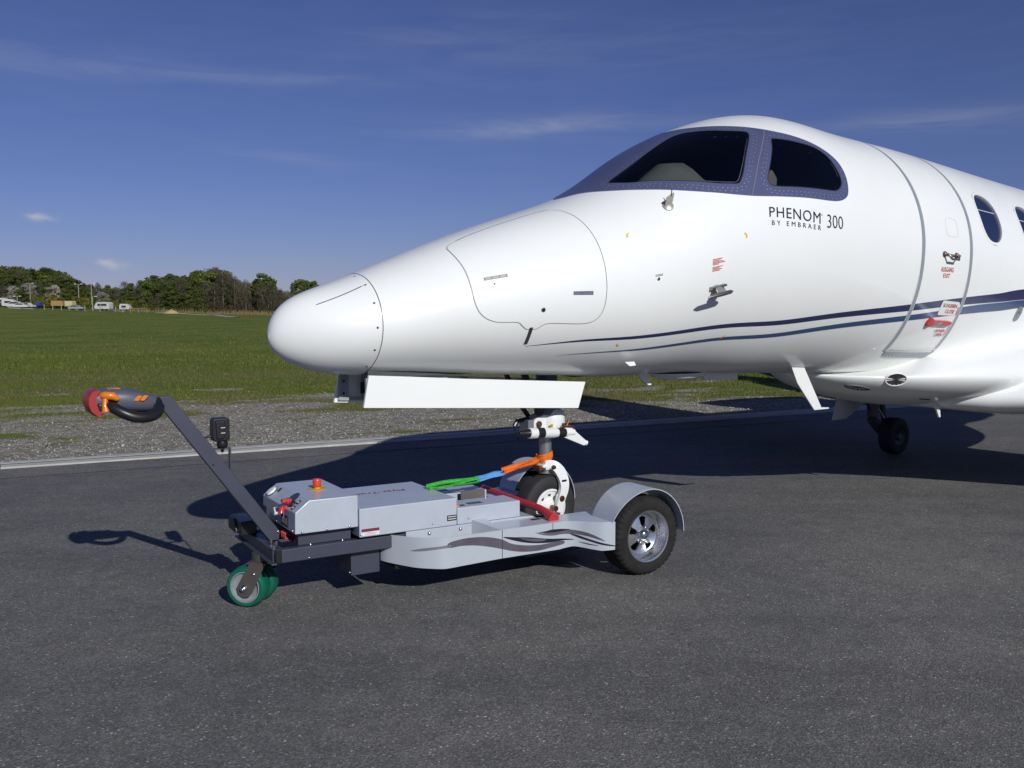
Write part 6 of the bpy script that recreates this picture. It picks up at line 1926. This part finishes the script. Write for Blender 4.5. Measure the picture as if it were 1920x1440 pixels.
for (px, top, wf) in ((12, 551, 0.9), (70, 547, 1.1), (82, 552, 0.9), (100, 549, 1.0), (120, 556, 0.8), (147, 551, 1.0), (162, 553, 0.9), (203, 556, 0.9), (222, 560, 0.8), (245, 560, 0.9), (268, 558, 0.9), (-30, 550, 1.0), (-80, 552, 1.0)):
    tree('yellow_shrub', px, TR.uniform(228, 235), top, wf)
for (px, top, wf) in ((235, 563, 1.1), (262, 566, 1.3), (292, 566, 1.3), (306, 571, 1.5), (335, 572, 1.4), (352, 566, 1.2), (372, 560, 1.2), (400, 574, 1.8), (425, 576, 1.8), (450, 577, 1.8), (475, 578, 1.8), (500, 579, 1.8), (525, 579, 1.8), (550, 579, 1.8), (580, 579, 2), (180, 565, 0.9), (5, 565, 1), (48, 561, 1), (108, 563, 1)):
    tree('green_shrub', px, TR.uniform(224, 232), top, wf)

# reeds at the wood foot
rx = rng.uniform(-95, 10, 5000)
ry = 221 + rng.normal(0, 1.2, 5000)
keep = (vnoise(rx * 0.12, ry * 0) > 0.42) & ((rx > -66) | (rng.random(5000) < 0.35))
rx, ry = rx[keep], ry[keep]; rz = terrain(rx, ry); rh = rng.uniform(0.4, 1.3, len(rx)); lean = rng.normal(0, 0.2, len(rx))
RV = np.stack([np.stack([rx - 0.05, ry, rz], 1), np.stack([rx + 0.05, ry, rz], 1), np.stack([rx + lean, ry, rz + rh], 1)], 1).reshape(-1, 3)
rc_ = np.repeat(np.array([[0.22, 0.16, 0.08]]) * rng.uniform(0.5, 1.3, (len(rx), 1)), 3, 0)
tag(fastmesh('reeds', RV, np.arange(len(RV)).reshape(-1, 3), tone_mat('dry_reeds'), rc_), 'dry straw coloured reeds at the foot of the wood', 'reeds', kind='stuff')

# vehicles of the caravan park
M_van = mat('caravan_white', (0.50, 0.51, 0.51), 0.4, var=0.05, vscale=1)
M_vwin = mat('caravan_window', (0.03, 0.035, 0.04), 0.15)
M_ochre = mat('ochre_tarp', (0.33, 0.20, 0.07), 0.8, var=0.15, vscale=1)
M_cream = mat('cream_tarp', (0.50, 0.43, 0.26), 0.8, var=0.1, vscale=1)
M_bluep = mat('blue_tarp', (0.03, 0.05, 0.22), 0.6)
M_grcar = mat('grey_car_paint', (0.28, 0.29, 0.30), 0.3, coat=0.5)
def wheels(o, xs, hw, r):
    for x_ in xs:
        for sg in (-1, 1):
            mb = MB(); mb.lathe([(-0.09, 0.0), (-0.09, r), (0.09, r), (0.09, 0)], (x_, sg * (hw - 0.1), r), (0, 1, 0), 18); mb.build('wheel', M_black, o, 40)
def caravan(px, D, L, H, label, flip=1, m=M_van, name='caravan'):
    x, y, z = place(px, D)
    o = empty(name, (x, y, z), R(TR.uniform(-12, 12)))
    tag(o, label, 'caravan' if name == 'caravan' else 'motorhome'); o.scale = (0.8, 0.8, 0.76)
    l = L / 2
    pr = [(-l + 0.25, 0.45), (l - 0.15, 0.45), (l, 0.8), (l, H - 0.4), (l - 0.35, H - 0.05), (l - 0.7, H), (-l + 1.2, H), (-l + 0.55, H - 0.25), (-l + 0.12, 1.35), (-l, 0.9)]
    mb = MB(); mb.prism([(flip * a, b) for a, b in pr], lambda p, d: (p[0], d, p[1]), -1.1, 1.1); mb.build('body', m, o, 30, bevel=0.06)
    for (a, w) in ((-l + 1.5, 0.9), (0.3, 1.1), (l - 1.2, 0.8)):
        mb = MB(); mb.box(flip * a - w / 2, flip * a + w / 2, -1.13, -1.09, H - 1.15, H - 0.55); mb.build('window', M_vwin, o, None)
    mb = MB(); mb.box(flip * (l - 2.3), flip * (l - 1.75), -1.125, -1.095, 0.5, H - 0.35); mb.build('door', M_cream, o, None)
    wheels(o, (0.2,) if name == 'caravan' else (-l + 1.1, l - 1.3), 1.1, 0.33)
    if name == 'caravan':
        mb = MB(); mb.tube([(flip * (-l), 0, 0.5), (flip * (-l - 1.2), 0, 0.45)], 0.05, 8); mb.build('tow_bar', M_alud, o)
    return o
caravan(197, 214, 4.6, 2.55, 'white caravan with one small dark window standing before the trees', 1)
caravan(3, 226, 4.4, 2.7, 'white motorhome at the end of the caravan row', 1, name='motorhome')
caravan(22, 220, 3.8, 2.5, 'white caravan parked beside the motorhome', -1)
caravan(238, 222, 3.0, 2.2, 'small white caravan half hidden by shrubs near the railing', -1)
def car(px, D, label, m, h=1.5, L=4.3):
    x, y, z = place(px, D)
    o = empty('parked_car', (x, y, z), R(TR.uniform(-10, 10)))
    tag(o, label, 'car'); o.scale = (0.8, 0.8, 0.76)
    l = L / 2
    mb = MB(); mb.prism([(-l, 0.35), (l, 0.35), (l, 0.85), (l - 0.9, h * 0.62), (l - 1.6, h), (-l + 1.0, h), (-l + 0.15, h * 0.66), (-l, 0.8)], lambda p, d: (p[0], d, p[1]), -0.85, 0.85); mb.build('body', m, o, 30, bevel=0.05)
    mb = MB(); mb.prism([(l - 1.1, h * 0.66), (l - 1.65, h * 0.94), (-l + 1.1, h * 0.94), (-l + 0.5, h * 0.68)], lambda p, d: (p[0], d, p[1]), -0.87, 0.87); mb.build('side_glass', M_vwin, o, None)
    wheels(o, (-l + 0.85, l - 0.85), 0.85, 0.32)
car(34, 218, 'white van parked in front of the caravans', M_van, 1.9, 4.8)
car(55, 217, 'white car parked beside the blue tarp', M_van, 1.6, 4.2)
car(43, 214, 'white car with sloping windscreen in front of the van', M_van, 1.5, 4.0)
car(146, 215, 'grey car below the ochre trailer', M_grcar, 1.45, 4.2)
def trailer(px, D, L, H, label, m, cab=None):
    x, y, z = place(px, D)
    o = empty('covered_trailer', (x, y, z), R(TR.uniform(-5, 5)))
    tag(o, label, 'trailer'); o.scale = (0.85, 0.85, 0.72)
    mb = MB(); mb.prism([(-L / 2, 0.9), (L / 2, 0.9), (L / 2, H - 0.1), (L / 2 - 0.2, H), (-L / 2 + 0.2, H), (-L / 2, H - 0.1)], lambda p, d: (p[0], d, p[1]), -1.1, 1.1); mb.build('cover', m, o, 30, bevel=0.04)
    mb = MB(); mb.box(-L / 2, L / 2, -1.0, 1.0, 0.7, 0.89); mb.build('bed', M_black, o, None)
    wheels(o, (-0.6, 0.6), 1.0, 0.38)
trailer(113, 226, 3.4, 2.6, 'long trailer under an ochre tarpaulin', M_ochre)
trailer(135, 226, 2.2, 2.7, 'short trailer under a cream tarpaulin', M_cream)
trailer(76, 220, 1.4, 2.0, 'small trailer under a blue tarpaulin', M_bluep)

# fence posts and railing
M_post = mat('weathered_post', (0.26, 0.25, 0.22), 0.8, var=0.2, vscale=4)
for px in (86, 102, 118, 133, 147, 162, 190, 219, 233):
    D = 205 - (px - 86) * 0.03
    x, y, z = place(px, D)
    mb = MB(); mb.box(-0.07, 0.07, -0.07, 0.07, -0.1, 1.15); mb.add([(-0.08, -0.08, 1.15), (0.08, -0.08, 1.15), (0.08, 0.08, 1.15), (-0.08, 0.08, 1.15), (0, 0, 1.24)], [(0, 1, 4), (1, 2, 4), (2, 3, 4), (3, 0, 4)])
    o = mb.build('fence_post', M_post, None, None); o.location = (x, y, z)
    tag(o, 'thin grey post in the row along the caravan park', 'post', 'posts along the caravan park')
x, y, z = place(262, 200)
rail = empty('railing', (x, y, z)); tag(rail, 'low metal railing on three posts at the edge of the shrubs', 'railing')
for dx in (-1.75, 0, 1.75):
    mb = MB(); mb.cyl((dx, 0, -0.05), (dx, 0, 0.95), 0.06, n=10); mb.build('post', M_post, rail, 40)
mb = MB(); mb.cyl((-1.8, 0, 0.92), (1.8, 0, 0.92), 0.05, n=10); mb.build('rail', M_post, rail, 40)
def lamp(px, D, top, kind, label):
    x, y, z = place(px, D)
    h = zat(top, D) - z
    o = empty('lamp_post', (x, y, z)); tag(o, label, 'lamp post')
    mb = MB(); mb.tube([(0, 0, -0.1), (0, 0, h)], [0.13, 0.09], 10); mb.build('pole', M_post, o, 40)
    for sg in ((-1, 1) if kind == 2 else (1,)):
        mb = MB(); mb.bar((0, 0, h - 0.05), (sg * 0.75, 0, h + 0.05), 0.1, 0.08); mb.build('arm', M_post, o, None)
        mb = MB(); mb.box(sg * 0.5, sg * 1.0, -0.15, 0.15, h + 0.02, h + 0.13); mb.build('lamp_head', M_label, o, None)
lamp(60.5, 233, 532, 1, 'tall lamp post with a single head by the blossoming trees')
lamp(151, 233, 533.5, 2, 'tall double-headed lamp post above the cream tarpaulin')
lamp(36, 224, 556, 2, 'short double-headed lamp post among the parked vans')
lamp(176.5, 208, 556.5, 1, 'slim lamp post standing just in front of the white caravan')
lamp(175, 240, 533, 1, 'far lamp post half lost in the trees behind the caravan')
# sand heap and pale tracks across the field
x, y, z = place(323, 205)
mb = MB(); mb.lathe([(-0.1, 1.75), (0.1, 1.55), (0.5, 0.85), (0.74, 0.3), (0.82, 0.0)], (0, 0, 0), (0, 0, 1), 24)
sp = mb.build('sand_heap', mat('sand', (0.42, 0.32, 0.16), 0.9, var=0.15, vscale=1.5), None, 60); sp.location = (x, y, z)
for i, v in enumerate(sp.data.vertices): v.co *= 1 + 0.12 * math.sin(i * 2.7)
tag(sp, 'small heap of yellow sand at the wood edge', 'sand heap')
def ground_at(px, py):
    for D in np.arange(20, 400, 0.5):
        x = (px - 960) / 1750 * D
        if terrain(x, D) >= zat(py, D):
            return x, D
    return x, D
def track(pts, w):
    P = np.array([ground_at(*p) for p in pts]); P = resample(P, 2.0, False)
    t = np.gradient(P, axis=0); t /= np.linalg.norm(t, axis=1, keepdims=True); n = np.stack([-t[:, 1], t[:, 0]], 1)
    A = P + n * w / 2; B = P - n * w / 2
    V = [(a[0], a[1], float(terrain(*a)) + 0.10) for a in A] + [(b[0], b[1], float(terrain(*b)) + 0.10) for b in B]
    k = len(P)
    V += [(v[0], v[1], v[2] - 0.3) for v in V]
    F = [(i, i + 1, k + i + 1, k + i) for i in range(k - 1)] + [(2 * k + i, i, i + 1, 2 * k + i + 1)[::-1] for i in range(k - 1)] + [(3 * k + i, k + i, k + i + 1, 3 * k + i + 1) for i in range(k - 1)]
    tag(mk('concrete_track', V, F, mat('pale_track', (0.40, 0.40, 0.37), 0.9, var=0.2, vscale=0.4), None, None), kind='structure')
track([(298, 586.5), (350, 588.6), (400, 591.0), (445, 595.5)], 1.3)
track([(18, 577.5), (45, 578.3), (72, 580.2)], 1.2)
track([(205, 582.2), (238, 585.6)], 0.9)
